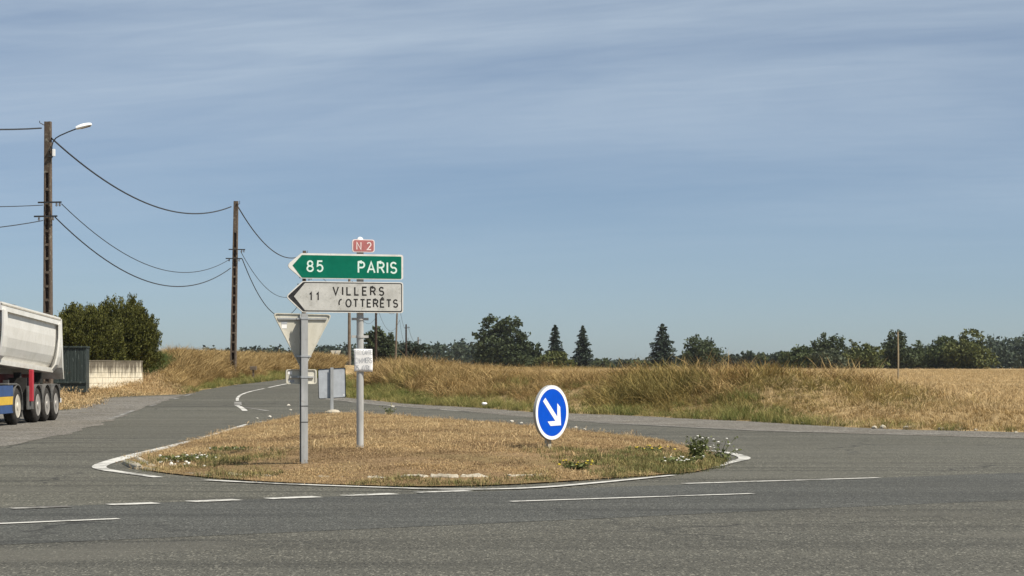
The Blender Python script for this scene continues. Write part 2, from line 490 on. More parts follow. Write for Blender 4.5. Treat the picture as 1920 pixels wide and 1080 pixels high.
grass_mat('lawn_brown', (.12, .085, .045), (.29, .20, .105), (.46, .335, .185), (.22, .15, .085), .7, .6, trans=.08)
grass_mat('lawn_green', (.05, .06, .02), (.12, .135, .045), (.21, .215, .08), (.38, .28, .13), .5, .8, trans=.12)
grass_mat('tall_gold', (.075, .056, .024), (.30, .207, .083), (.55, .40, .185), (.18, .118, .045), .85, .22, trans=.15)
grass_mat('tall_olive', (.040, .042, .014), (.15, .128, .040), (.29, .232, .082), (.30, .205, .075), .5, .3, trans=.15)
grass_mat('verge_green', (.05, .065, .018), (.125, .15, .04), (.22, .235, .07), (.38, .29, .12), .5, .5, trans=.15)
grass_mat('rust_weed', (.05, .038, .016), (.20, .128, .046), (.33, .215, .085), (.34, .235, .09), .5, .4)  # root colour kept dark to paint shade at the foot of the weeds
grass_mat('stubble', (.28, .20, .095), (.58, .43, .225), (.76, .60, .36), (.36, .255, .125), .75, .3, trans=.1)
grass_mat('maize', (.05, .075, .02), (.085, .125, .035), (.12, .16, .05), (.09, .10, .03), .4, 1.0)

def leaf_mat(name, dark, light, scale=.6, trans=.22, haze=None):
    t = NT(name, .65, .2); p = t.pos(); rnd = t.attr('rnd')
    n = t.noise(p, scale, 4, .6)
    c = t.mix(t.rng(t.math('ADD', t.math('MULTIPLY', n, .6), t.math('MULTIPLY', rnd, .4)), .28, .72), dark, light)
    t.color(c)
    tr = t.node('ShaderNodeBsdfTranslucent'); t.l.new(c, tr.inputs[0])
    mx = t.node('ShaderNodeMixShader'); mx.inputs[0].default_value = trans
    t.l.new(t.b.outputs[0], mx.inputs[1]); t.l.new(tr.outputs[0], mx.inputs[2]); t.l.new(mx.outputs[0], t.out.inputs[0])
    return t.m
leaf_mat('leaf_oak', (.030, .042, .020), (.070, .090, .038))
leaf_mat('leaf_mid', (.040, .056, .022), (.090, .112, .042))
leaf_mat('leaf_yellow', (.055, .068, .020), (.120, .130, .040))
leaf_mat('leaf_pale', (.06, .075, .045), (.115, .13, .075))
leaf_mat('leaf_conifer', (.022, .034, .024), (.050, .070, .046))
leaf_mat('leaf_wood', (.026, .038, .026), (.056, .074, .044), .03)
leaf_mat('leaf_bush', (.050, .056, .012), (.155, .155, .038), 1.2)
leaf_mat('leaf_weed', (.075, .09, .03), (.16, .18, .065), 3)
plain('bark', (.09, .07, .05), .9, .1, 0, .3, 5)
plain('bark_far', (.06, .05, .04), .9, .1, 0, .3, 2)
plain('petal_white', (.75, .74, .68), .7, .2)
plain('petal_yellow', (.70, .55, .06), .7, .2)

t = NT('galvanised', .45, .5, .75); o = t.obj()
t.color(t.mix(t.rng(t.noise(t.mapping(o, (1, 1, .3)), 9, 5), .3, .7), (.42, .43, .43), (.62, .63, .63)))
t = NT('galvanised_dull', .6, .4, .2); o = t.obj()
c = t.mix(t.rng(t.noise(t.mapping(o, (1, 1, .25)), 8, 5, .65), .3, .7), (.27, .28, .28), (.42, .43, .43))
c = t.mix(t.rng(t.noise(o, 16, 5, .7), .62, .72, 0, .6), c, (.2, .15, .1)); t.color(c)
t = NT('mast_steel', .45, .4, .1); o = t.obj()
t.color(t.mix(t.rng(t.noise(t.mapping(o, (1, 1, .2)), 12, 5), .3, .7), (.34, .34, .325), (.50, .50, .48)))
t = NT('sign_back', .6, .35, .15); o = t.obj()
c = t.mix(t.rng(t.noise(t.mapping(o, (1, 1, .35)), 5, 6, .65), .3, .7), (.46, .44, .36), (.64, .62, .54))
c = t.mix(t.rng(t.noise(o, 24, 4, .7), .62, .72, 0, .5), c, (.24, .20, .14)); t.color(c)
plain('sign_back_blue', (.40, .425, .45), .6, .35, .1, .12, 5)
t = NT('sign_white', .5, .4); o = t.obj()
c = t.mix(t.rng(t.noise(o, 4, 6, .65), .3, .7), (.56, .55, .50), (.72, .71, .67))
c = t.mix(t.rng(t.noise(o, 30, 5, .75), .60, .68, 0, .7), c, (.30, .28, .24)); t.color(c)
t = NT('sign_grey', .6, .3); o = t.obj()
c = t.mix(t.rng(t.noise(o, 3.5, 6, .7), .3, .7), (.36, .36, .335), (.54, .54, .51))
c = t.mix(t.rng(t.noise(o, 22, 5, .8), .56, .66, 0, .75), c, (.21, .20, .17))
c = t.mix(t.rng(t.noise(t.mapping(o, (6, 1, .8)), 3, 4, .7), .58, .75, 0, .35), c, (.27, .25, .20)); t.color(c)
t = NT('sign_green', .5, .12); o = t.obj()
t.color(t.mix(t.rng(t.noise(o, 5, 5, .7), .3, .7), (.0, .115, .070), (.003, .150, .092)))
plain('sign_letter', (.62, .74, .68), .5, .3, 0, .08, 20)
t = NT('sign_black', .6, .3); o = t.obj()
t.color(t.mix(t.rng(t.noise(o, 18, 5, .7), .35, .65), (.008, .008, .01), (.03, .03, .03)))
t = NT('sign_black_worn', .6, .3); o = t.obj()
t.color(t.mix(t.rng(t.noise(o, 26, 5, .8), .645, .70), (.018, .017, .016), (.30, .29, .25)))
plain('sign_red_faded', (.38, .135, .13), .5, .3, 0, .12, 14)
plain('sign_pink', (.74, .64, .62), .5, .3)
plain('blue_sign', (.000, .070, .50), .5, .15, 0, .06, 8)
plain('white_film', (.80, .80, .79), .4, .4, 0, .03)
plain('paper', (.80, .80, .79), .8, .2, 0, .04, 9)
t = NT('marker_faded', .8, .1); o = t.obj()
t.color(t.mix(t.rng(t.noise(o, 14, 4, .7), .35, .6), (.30, .32, .35), (.42, .44, .46)))
plain('ink_faint', (.68, .69, .70), .8, .1, 0, .1, 20)
plain('black_rubber', (.012, .012, .013), .8, .3, 0, .3, 12)
plain('grey_post', (.42, .38, .30), .6, .3)
t = NT('pole_concrete', .9, .15); o = t.obj()
c = t.mix(t.rng(t.noise(t.mapping(o, (1, 1, .4)), 3.5, 6, .7), .3, .7), (.075, .058, .045), (.16, .122, .092))
c = t.mix(t.rng(t.noise(o, 7, 5, .75), .55, .66, 0, .8), c, (.31, .29, .23)); t.color(c).bump(t.noise(o, 20, 5, .7), .4, .02)
plain('pole_dark', (.045, .032, .025), .9, .1, 0, .3, 6)
plain('wood_pole', (.15, .12, .09), .9, .1, 0, .25, 4)
plain('stake_wood', (.28, .235, .16), .9, .1, 0, .2, 4)
plain('dark_iron', (.05, .05, .05), .6, .4, .4)
plain('cable', (.035, .038, .042), .6, .3, 0, .1)
plain('insulator', (.10, .10, .11), .3, .5)
plain('lamp_white', (.82, .82, .80), .35, .5, 0, .03)
t = NT('render_wall', .95, .1); o = t.obj()
t.color(t.mix(t.rng(t.noise(t.mapping(o, (3, 3, .5)), 3, 6, .7), .35, .62), (.12, .10, .075), (.30, .26, .19)))
def wall_block_mat(name, a, b):
    t = NT(name, .95, .1); o = t.pos()
    c = t.mix(t.rng(t.noise(o, 4, 6, .7), .3, .7), a, b)
    drip = t.noise(t.mapping(o, (7, 7, .8)), 1.0, 5, .7)
    zc = t.node('ShaderNodeSeparateXYZ'); t.l.new(o, zc.inputs[0])
    top = t.rng(zc.outputs[2], 1.15, 1.95)
    k = t.rng(t.math('ADD', t.math('MULTIPLY', top, .36), drip), .55, .78, 0, .92)
    t.color(t.mix(k, c, (.09, .075, .055))).bump(t.noise(o, 30, 5, .7), .4, .01)
wall_block_mat('block_cream', (.58, .52, .39), (.76, .70, .56))
wall_block_mat('block_pale', (.56, .50, .38), (.72, .67, .55))
t = NT('green_steel', .55, .4); o = t.obj()
c = t.mix(t.rng(t.noise(t.mapping(o, (2, 2, .5)), 3, 5, .7), .3, .7), (.012, .019, .017), (.026, .037, .032))
c = t.mix(t.rng(t.noise(t.mapping(o, (5, 5, .7)), 2.2, 6, .75), .58, .66, 0, .8), c, (.20, .24, .22))
c = t.mix(t.rng(t.noise(o, 6, 5, .7), .63, .70, 0, .8), c, (.13, .07, .035)); t.color(c)
t = NT('truck_white', .35, .5); o = t.obj()
c = t.mix(t.rng(t.noise(o, 1.3, 5, .6), .3, .7), (.66, .65, .60), (.78, .77, .73))
c = t.mix(t.rng(t.noise(t.mapping(o, (2, 2, .7)), 4, 6, .75), .52, .74, 0, .5), c, (.42, .38, .30))
zt = t.node('ShaderNodeSeparateXYZ'); t.l.new(o, zt.inputs[0])
c = t.mix(t.math('MULTIPLY', t.rng(zt.outputs[2], 2.1, 1.5), t.rng(t.noise(o, 2.5, 6, .7), .35, .65, .1, .8)), c, (.36, .32, .25)); t.color(c)
plain('truck_dust', (.40, .37, .31), .7, .2, 0, .15, 3)
plain('tarp', (.02, .022, .026), .6, .3, 0, .3, 5)
plain('chassis', (.035, .033, .03), .8, .2, 0, .3, 4)
t = NT('mudguard', .75, .25); o = t.obj()
t.color(t.mix(t.rng(t.noise(o, 4, 5, .7), .3, .7), (.055, .056, .056), (.13, .125, .115)))
t = NT('tyre', .9, .15); o = t.obj()
t.color(t.mix(t.rng(t.noise(o, 6, 5, .7), .3, .7), (.018, .017, .016), (.055, .050, .044)))
plain('rim_alu', (.34, .32, .29), .55, .4, .3, .2, 8)
plain('rim_cream', (.50, .46, .38), .5, .4, 0, .2, 8)
plain('truck_blue', (.035, .075, .19), .5, .4, 0, .2, 3)
plain('truck_yellow', (.62, .40, .045), .5, .4, 0, .1, 5)
plain('chassis_red', (.13, .025, .022), .7, .3, 0, .3, 4)
plain('red_paint', (.42, .03, .045), .5, .4, 0, .1, 5)
plain('tail_red', (.5, .02, .02), .2, .5)
plain('dark_glass', (.012, .014, .016), .06, .6)
plain('concrete', (.38, .345, .275), .95, .1, 0, .2, 12)
plain('concrete_pale', (.56, .53, .46), .95, .1, 0, .2, 14)
plain('plastic_bag', (.80, .80, .78), .5, .3, 0, .05, 5)
M = MATS

# ------------------------------------------------------------------ setting: ground, roads
def grid_axis(segs):
    out = []
    for a, b, s in segs: out += list(np.arange(a, b, s))
    return np.array(sorted(set(np.round(out, 3))))
gx_ = grid_axis([(-4000, -1000, 400), (-1000, -200, 80), (-200, -60, 12), (-60, 60, 1.0), (60, 200, 12), (200, 1000, 80), (1000, 4001, 400)])
gy_ = grid_axis([(-1500, -300, 300), (-300, -40, 40), (-40, 40, 4), (40, 180, 1.0), (180, 340, 4), (340, 1000, 30), (1000, 6001, 400)])
X, Y = np.meshgrid(gx_, gy_)
Zg = ground_z(X.ravel(), Y.ravel())
nx, ny = len(gx_), len(gy_)
ii = np.arange((ny - 1) * nx).reshape(ny - 1, nx)[:, :-1].ravel()
faces = np.stack([ii, ii + 1, ii + 1 + nx, ii + nx], 1)
me = np_mesh('ground', np.stack([X.ravel(), Y.ravel(), Zg], 1), faces, np.full(len(faces), 4))
ground = link_mesh('ground', me, M['soil'], smooth=True); tag(ground, kind='structure')

junction = sheet('junction_road', PAVED, 0.0, M['asphalt_junction'], grid=2.5); tag(junction, kind='structure')
# main road in the foreground: far and near edge from the photo, carried on straight
def main_y(x, c): return c + .62 * x
def far_y(x): return 29.45 + .62 * x
def near_y(x): return 23.35 + .635 * x
MAINP = [(-60, far_y(-60)), (72, far_y(72)), (72, near_y(72)), (-60, near_y(-60))]
main_road = sheet('main_road', MAINP, 0.005, M['asphalt_main'], grid=3.0, jitter=0.05); tag(main_road, kind='structure')
FORE = [(-60, near_y(-60) + .05), (72, near_y(72) + .05), (72, -34), (-69, -34), (-69, near_y(-60) - 4)]
forecourt = sheet('forecourt', FORE, 0.0025, M['asphalt_forecourt'], grid=3.0, jitter=.05); tag(forecourt, kind='structure')
gl = [(345, 741), (172, 748), (160, 759), (118, 770), (60, 772), (0, 771)]
gl_w = [G(*p) for p in gl] + [(-30, 76.5), (-45, 55), (-24, 40)] + [G(*p) for p in [(0, 838), (110, 818), (190, 795), (250, 770), (300, 756), (330, 746)]]
grav_l = sheet('gravel_forecourt', gl_w, 0.007, M['gravel'], grid=1.6, jitter=.18); tag(grav_l, kind='structure')
gr_in = [(600, 748), (700, 759), (850, 770), (1000, 783), (1160, 795.5), (1420, 808.5), (1700, 816), (1920, 823)]
gr_w = [G(*p) for p in gr_in] + [(22, 50.5), (24, 53)] + [(20, 53.4)] + RB[::-1][:-2]
grav_r = sheet('gravel_shoulder', gr_w, 0.007, M['gravel'], grid=1.2, jitter=.12); tag(grav_r, kind='structure')

# island
ISL_PX = [(236, 867), (262, 880), (300, 887), (360, 894), (480, 904), (620, 910), (760, 914), (880, 913), (1000, 908), (1100, 901), (1200, 894), (1300, 887), (1334, 880), (1350, 866),
          (1332, 853), (1290, 842), (1240, 828), (1150, 816), (1050, 807), (950, 798), (850, 790), (780, 785), (700, 781), (620, 778), (565, 780), (525, 787), (470, 799), (420, 812), (350, 831), (290, 851)]
ISL = smooth_line([G(*p) for p in ISL_PX] + [G(*ISL_PX[0])], 1)[:-1]
def island_z(x, y):
    d = -poly_sd(ISL, x, y)
    return road_z(y) + 0.02 + 0.24 * sstep(-.6, 4.2, d) - .011 + 0.03 * sstep(.3, 1.5, d) * (vnoise(x, y, 1.7, 3) - .5)
island = sheet('traffic_island', ISL, 0.0, M['island_soil'], grid=.6, zf=island_z); tag(island, kind='structure')
def GI(px, py):
    """photo pixel of a point on the island -> world x, y"""
    ys = np.arange(25, 80, .02); xs = (px - 960.0) / FPX * ys
    ray = CAM_H + (HOR - py) / FPX * ys
    i = int(np.argmax(ray < island_z(xs, ys)))
    return float(xs[i]), float(ys[i])
def iz(x, y): return float(island_z(np.array([x]), np.array([y]))[0])

# painted markings
JM = junction
paint_line('island_edge_line', [(462, 796), (440, 804), (385, 821), (300, 843), (225, 861), (183, 874), (190, 881), (240, 888), (297, 896)], [.10, .20, .2, .2, .24, .32, .26, .2, .16], JM, M['road_paint'], smooth=2)
paint_line('island_edge_line', [(385, 901.5), (470, 906), (560, 910), (700, 915), (820, 919), (930, 919), (1020, 915.5), (1100, 908.5), (1180, 901), (1262, 892.5)], [.16, .2, .18, .16, .2, .2, .2, .18, .15, .1], JM, M['road_paint'], zoff=.016)
paint_line('island_edge_line', [(1322, 845.5), (1350, 847), (1376, 851.5), (1396, 858), (1396, 862), (1372, 867), (1350, 874), (1325, 880)], [.12, .14, .18, .22, .22, .15, .12, .08], JM, M['road_paint'], smooth=2)
paint_line('edge_line', [(597, 746), (640, 752), (700, 758), (790, 766), (880, 772)], .16, JM, M['road_paint_worn'])
paint_line('edge_line', [(1100, 790), (1160, 794.5), (1290, 802), (1420, 808), (1560, 811.5)], .17, JM, M['road_paint_worn'])
paint_line('edge_line', [(1660, 813.5), (1780, 815), (1905, 817)], .12, JM, M['road_paint_worn'])
paint_line('centre_line', [(545, 718.5), (504, 727)], .16, JM, M['road_paint'], smooth=0)
paint_line('centre_line', [(495, 729), (470, 734), (452, 740), (445, 746), (445, 752)], .13, JM, M['road_paint'])
paint_line('centre_line', [(446, 754), (446, 760)], .3, JM, M['road_paint_worn'], smooth=0)
paint_line('centre_line', [(444, 760.5), (452, 764), (460, 771)], .2, JM, M['road_paint'])
paint_line('centre_line', [(457, 764), (478, 767), (503, 771)], .16, JM, M['road_paint_worn'])
paint_line('centre_line', [(470, 793.5), (500, 790.5), (528, 787)], .14, JM, M['road_paint_worn'])
for a, b in (((205, 786), (250, 770)), ((280, 762), (292, 759)), ((325, 749), (333, 747)), ((346, 743), (360, 739))):
    paint_line('roadside_line', [a, b], .16, JM, M['road_paint_worn'], smooth=0)
# give-way dashes along the main road
def dash(a, b, w, mat='road_paint'):
    paint_line('dash', [a, b], w * .8, main_road, M[mat], zoff=.014, smooth=0)
dash((20, 955.2), (130, 951.2), .28, 'road_paint_worn')
dash((205, 948.2), (293, 944.8), .36)
dash((356, 942.2), (446, 938.6), .36)
dash((502, 936.6), (595, 933), .36)
dash((645, 931), (738, 927.4), .34)
dash((782, 925), (878, 921.6), .3)
dash((1282, 908.2), (1648, 897.2), .20)
paint_line('centre_dash', [(-220, 993), (222, 974.5)], .14, main_road, M['road_paint'], zoff=.014, smooth=0)
paint_line('centre_dash', [(957, 942), (1412, 927)], .15, main_road, M['road_paint'], zoff=.014, smooth=0)

# ------------------------------------------------------------------ grass machinery
def rand_unit(n):
    a = rng.uniform(0, 2 * np.pi, n); return np.cos(a), np.sin(a)
def clump_mesh(name, n, rad, h0, h1, w, lean, mat, head=0.0, segs=3, droop=.5):
    """a tuft of n separate blades as one mesh; point attributes hgt and rnd"""
    V, F, C, H, Q = [], [], [], [], []
    for i in range(n):
        a = random.uniform(0, 2 * math.pi); r = rad * math.sqrt(random.random())
        x, y = r * math.cos(a), r * math.sin(a)
        h = random.uniform(h0, h1); da = random.uniform(0, 2 * math.pi)
        ln = random.uniform(.15, 1.0) * lean * h
        dx, dy = math.cos(da), math.sin(da)
        wa = random.uniform(0, math.pi); wx, wy = math.cos(wa), math.sin(wa)
        ww = w * random.uniform(.6, 1.3); q = random.random(); b = len(V)
        for k in range(segs):
            t = k / segs
            zz_ = h * (t - droop * lean * .35 * t * t); o = ln * t ** 1.8
            wk = ww * (1 - .55 * t)
            if head and k == segs - 1: wk = ww * head
            V += [(x + dx * o - wx * wk / 2, y + dy * o - wy * wk / 2, zz_), (x + dx * o + wx * wk / 2, y + dy * o + wy * wk / 2, zz_)]
            H += [t, t]; Q += [q, q]
        V.append((x + dx * ln, y + dy * ln, h * (1 - droop * lean * .35))); H.append(1.0); Q.append(q)
        for k in range(segs - 1):
            F += [b + 2 * k, b + 2 * k + 1, b + 2 * k + 3, b + 2 * k + 2]; C.append(4)
        F += [b + 2 * segs - 2, b + 2 * segs - 1, b + 2 * segs]; C.append(3)
    me = np_mesh(name, V, F, C)
    for nm, dat in (('hgt', H), ('rnd', Q)):
        at = me.attributes.new(nm, 'FLOAT', 'POINT'); at.data.foreach_set('value', np.array(dat, np.float32))
    me.materials.append(mat)
    return me
def clump_collection(name, meshes):
    c = bpy.data.collections.new(name)
    for i, me in enumerate(meshes):
        o = bpy.data.objects.new(name + '_tuft', me); c.objects.link(o)
    return c
def scatter(name, coll, ncoll, x, y, z, scale, label, cat, tilt=.12):
    n = len(x)
    me = bpy.data.meshes.new(name); me.vertices.add(n)
    me.vertices.foreach_set('co', np.stack([x, y, z], 1).astype(np.float32).ravel())
    a = me.attributes.new('idx', 'INT', 'POINT'); a.data.foreach_set('value', rng.integers(0, ncoll, n).astype(np.int32))
    a = me.attributes.new('rot', 'FLOAT_VECTOR', 'POINT')
    a.data.foreach_set('vector', np.stack([rng.normal(0, tilt, n), rng.normal(0, tilt, n), rng.uniform(0, 6.283, n)], 1).astype(np.float32).ravel())
    a = me.attributes.new('scl', 'FLOAT_VECTOR', 'POINT')
    s = np.asarray(scale, np.float32)
    if s.ndim == 1: s = np.stack([s, s, s], 1)
    a.data.foreach_set('vector', s.ravel().astype(np.float32))
    o = bpy.data.objects.new(name, me); COL.objects.link(o)
    ng = bpy.data.node_groups.new(name + '_nodes', 'GeometryNodeTree')
    ng.interface.new_socket('Geometry', in_out='INPUT', socket_type='NodeSocketGeometry')
    ng.interface.new_socket('Geometry', in_out='OUTPUT', socket_type='NodeSocketGeometry')
    gi = ng.nodes.new('NodeGroupInput'); go = ng.nodes.new('NodeGroupOutput')
    ip = ng.nodes.new('GeometryNodeInstanceOnPoints'); ci = ng.nodes.new('GeometryNodeCollectionInfo')
    ci.inputs['Collection'].default_value = coll; ci.inputs['Separate Children'].default_value = True; ci.inputs['Reset Children'].default_value = True
    def na(nm, ty):
        q = ng.nodes.new('GeometryNodeInputNamedAttribute'); q.data_type = ty; q.inputs['Name'].default_value = nm; return q.outputs['Attribute']
    er = ng.nodes.new('FunctionNodeEulerToRotation')
    L = ng.links
    L.new(gi.outputs[0], ip.inputs['Points']); L.new(ci.outputs[0], ip.inputs['Instance'])
    ip.inputs['Pick Instance'].default_value = True
    L.new(na('idx', 'INT'), ip.inputs['Instance Index'])
    L.new(na('rot', 'FLOAT_VECTOR'), er.inputs[0]); L.new(er.outputs[0], ip.inputs['Rotation'])
    L.new(na('scl', 'FLOAT_VECTOR'), ip.inputs['Scale'])
    L.new(ip.outputs[0], go.inputs[0])
    md = o.modifiers.new('scatter', 'NODES'); md.node_group = ng
    tag(o, label, cat, kind='stuff')
    return o
def mkcoll(name, k, *a, **kw): return clump_collection(name, [clump_mesh(name, *a, **kw) for _ in range(k)])

# ---- island lawn
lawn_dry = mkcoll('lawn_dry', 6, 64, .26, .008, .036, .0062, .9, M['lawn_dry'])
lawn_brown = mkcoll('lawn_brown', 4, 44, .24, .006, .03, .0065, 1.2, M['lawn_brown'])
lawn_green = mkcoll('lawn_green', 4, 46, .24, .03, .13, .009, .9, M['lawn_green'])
ix0, ix1 = min(p[0] for p in ISL), max(p[0] for p in ISL); iy0, iy1 = min(p[1] for p in ISL), max(p[1] for p in ISL)
N = 42000
x = rng.uniform(ix0, ix1, N); y = rng.uniform(iy0, iy1, N)
sd = poly_sd(ISL, x, y)
front = line_d([G(*p) for p in ISL_PX[2:13]], x, y)
green_p = np.clip(.34 * (1 - sstep(.2, 1.2, front)) + .9 * (1 - sstep(.5, 2.6, np.hypot(x - 2.6, (y - 37) * .6))) + .5 * (1 - sstep(.3, 1.7, np.hypot(x + 5.1, (y - 37.0) * .5))), 0, 1) * (vnoise(x, y, .8, 5) > .32)
isg = rng.random(N) < green_p
bare = vnoise(x, y, 1.3, 11) * .6 + vnoise(x, y, .5, 12) * .4
thin = sstep(.3, 1.2, front) * (1 - sstep(2.5, 6.0, front))
keep = (sd < -.08) & ((bare > .31 + .24 * thin) | (rng.random(N) < .22))
isb = (vnoise(x, y, 1.5, 61) * .5 + vnoise(x, y * .5, .6, 62) * .3 + .2 * rng.random(N) + .16 * thin > .555)
k = keep & ~isg & isb
scatter('brown_lawn_grass', lawn_brown, 4, x[k], y[k], island_z(x[k], y[k]) - .005, rng.uniform(.7, 1.4, k.sum()), 'brown withered patches in the lawn of the traffic island', 'grass')
k = keep & ~isg & ~isb
hs = .75 + .6 * vnoise(x, y, 2.2, 21)
scatter('dry_lawn_grass', lawn_dry, 6, x[k], y[k], island_z(x[k], y[k]) - .005, (hs * rng.uniform(.7, 1.25, N))[k], 'short sun-dried lawn grass covering the traffic island', 'grass')
k = keep & (rng.random(N) < .05) & (vnoise(x, y, 2.0, 66) > .35)
stalks = mkcoll('dry_stalk', 4, 9, .10, .06, .24, .006, .9, M['lawn_dry'], head=1.6, segs=4)
scatter('dry_stalks', stalks, 4, x[k], y[k], island_z(x[k], y[k]) - .005, rng.uniform(.5, 1.1, k.sum()), 'thin taller dry stalks standing out of the island lawn', 'grass')
k = (sd < .05) & isg
scatter('green_lawn_weeds', lawn_green, 4, x[k], y[k], island_z(x[k], y[k]) - .005, rng.uniform(.4, 1.1, k.sum()), 'low green weeds along the front edge of the traffic island', 'grass')

# ---- verges and banks
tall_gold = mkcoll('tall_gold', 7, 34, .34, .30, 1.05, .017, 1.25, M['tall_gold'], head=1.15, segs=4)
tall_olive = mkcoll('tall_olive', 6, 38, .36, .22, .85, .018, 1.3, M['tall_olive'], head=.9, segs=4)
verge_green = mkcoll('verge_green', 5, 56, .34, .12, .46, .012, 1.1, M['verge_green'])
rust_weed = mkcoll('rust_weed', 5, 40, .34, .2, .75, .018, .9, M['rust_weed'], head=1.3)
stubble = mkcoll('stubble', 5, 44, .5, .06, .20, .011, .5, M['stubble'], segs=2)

# right bank
N = 90000
x = rng.uniform(-12, 34, N); y = rng.uniform(50, 178, N)
sd = poly_sd(PAVED, x, y); dr = line_d(RIGHT_CURVE, x, y); dl = line_d(LEFT_CURVE, x, y)
right = (dr < dl) & (sd > 0)
pxx = x / y * FPX + 960
inview = (pxx > 480) & (pxx < 2050)
ok = right & inview
x, y, sd, pxx = x[ok], y[ok], sd[ok], pxx[ok]
nz = vnoise(x, y, 2.6, 31); nz2 = vnoise(x, y, 1.1, 32); u = rng.random(len(x))
tallness = np.interp(pxx, [480, 640, 690, 790, 880, 1000, 1080, 1200, 1330, 1420, 1600, 1760, 1860, 2050], [.6, .7, 1.2, 1.0, .70, .56, .82, 1.0, .92, .92, .90, .6, .25, .18])
fs = np.interp(pxx, [1320, 1440, 1600], [0, .8, 1.0])
width = np.interp(pxx, [480, 1000, 1400, 1600, 2050], [10, 9, 10, 10, 7])
gstrip = np.interp(pxx, [480, 700, 1000, 1200, 1420, 1560, 2050], [1.5, 2.0, 1.3, .45, 1.3, 1.1, .5]) * (.55 + .9 * nz)
is_green = ((sd < gstrip) & (u < np.interp(pxx, [1500, 1700], [.8, .35]))) | ((sd < .45) & (pxx < 1550))
gap = vnoise(x, y, .9, 71) * .55 + vnoise(x, y, 2.1, 72) * .45
is_tall = (~is_green) & (sd > .35) & (sd < width) & (u < np.where(sd < 5, .70, .42)) & ((gap > .36) | (u < .6))
is_green = is_green | ((~is_tall) & (sd < 5) & (pxx < 1420))
olive = is_tall & (.25 * rng.random(len(x)) + .75 * vnoise(x, y, 2.4, 77) < np.interp(pxx, [480, 850, 1000, 1150, 1350, 1480, 2050], [.25, .32, .46, .66, .60, .50, .42]) * (.6 + .7 * nz))
rusty = is_tall & ~olive & (((fs > .1) & (sd > 2.8) & (vnoise(x, y, 1.8, 79) * .7 + .3 * rng.random(len(x)) < .62 * fs)) | (vnoise(x, y, 1.6, 84) * .75 + .25 * rng.random(len(x)) < .30))
gold = is_tall & ~olive & ~rusty
drift = vnoise(x, y, 5.5, 83)
ht = tallness * (.72 + .55 * drift) * np.where(gap > .40, 1, .45) * (.34 + .55 * nz + .62 * gap) * sstep(-.6, 2.0, sd) * (1 - .45 * (1 - fs) * sstep(4, 9, sd)) * (1 - .72 * fs * (1 - sstep(2.6, 5.5, sd)))
def put(name, coll, nc, k, s, label, sink=.02, tilt=.13):
    zz_ = ground_z(x[k], y[k]) - sink
    return scatter(name, coll, nc, x[k], y[k], zz_, s, label, 'grass', tilt)
s = (ht * rng.uniform(.7, 1.2, len(x)))
put('tall_dry_grass', tall_gold, 7, gold, np.stack([np.clip(s, .55, 1.1)] * 2 + [np.clip(s, .18, 1.5)], 1)[gold], 'tall golden dry grass on the bank behind the junction', tilt=.24)
put('tall_olive_grass', tall_olive, 6, olive, np.stack([np.clip(s, .6, 1.1)] * 2 + [np.clip(s * 1.05, .2, 1.5)], 1)[olive], 'olive green tall grass mixed into the dry bank behind the blue sign', tilt=.26)
put('rusty_dock_weeds', rust_weed, 5, rusty, np.clip(s * 1.15, .3, 1.3)[rusty], 'reddish brown dried weeds in the grass bank at the edge of the stubble field', tilt=.25)
put('green_verge_grass', verge_green, 5, is_green, rng.uniform(.45, 1.15, is_green.sum()) * (.6 + .6 * nz[is_green]), 'short green grass along the edge of the far road')
# dry low grass on the right where the bank flattens
low = right[ok] if False else (~is_green) & ~is_tall & (pxx > 1250) & (sd < 16) & (u > .55)
put('flattened_dry_grass', stubble, 5, low, np.stack([rng.uniform(.8, 1.3, low.sum())] * 2 + [rng.uniform(.6, 1.6, low.sum())], 1), 'flattened straw-coloured grass between the road and the field', tilt=.4)
# stubble, in drill rows
N = 60000
x = rng.uniform(-6, 60, N); y = 62 + 150 * rng.random(N) ** 1.7
ca, sa = math.cos(.3), math.sin(.3)
uu = x * ca + y * sa; vv = -x * sa + y * ca; vv = np.round(vv / .55) * .55 + rng.normal(0, .05, N)
x = uu * ca - vv * sa; y = uu * sa + vv * ca
pxx = x / y * FPX + 960; sd = poly_sd(PAVED, x, y); dr = line_d(RIGHT_CURVE, x, y)
k = (vnoise(x, y, 1.4, 91) * .5 + vnoise(x, y, 4.0, 92) * .5 > .36) & (sd > np.interp(pxx, [800, 1400, 1920], [8, 6, 4.5])) & (pxx > 800) & (pxx < 2050) & (dr < 200) & (x > -4)
put('stubble_straw', stubble, 5, k, np.stack([rng.uniform(.8, 1.2, k.sum())] * 2 + [rng.uniform(.4, 1.0, k.sum())], 1), 'pale cut straw stubble of the harvested field', tilt=.25)
# left bank
N = 60000
x = rng.uniform(-32, -4, N); y = rng.uniform(76, 178, N)
sd = poly_sd(PAVED, x, y); dr = line_d(RIGHT_CURVE, x, y); dl = line_d(LEFT_CURVE, x, y)
pxx = x / y * FPX + 960
k0 = (dl < dr) & (sd > 0) & (pxx > -60) & (pxx < 640)
x, y, sd, pxx = x[k0], y[k0], sd[k0], pxx[k0]
nz = vnoise(x, y, 2.6, 51); u = rng.random(len(x))
mown = (pxx < 295) | ((y < 104) & (pxx < 330))
gs = np.interp(pxx, [280, 400, 540], [.2, .7, 1.5]) * (.5 + nz)
is_green = ~mown & (sd < gs) & (u < .85)
is_gold = ~mown & ~is_green & (sd < 14) & (u < .75)
hh = (.74 + .62 * nz) * sstep(-.9, 1.4, sd) * sstep(282, 330, pxx) * rng.uniform(.75, 1.2, len(x)) * .95
put('tall_dry_grass', tall_gold, 7, is_gold, np.stack([np.clip(hh, .55, 1.0)] * 2 + [np.clip(hh, .16, 1.3)], 1)[is_gold], 'tall golden dry grass on the left bank around the second utility pole')
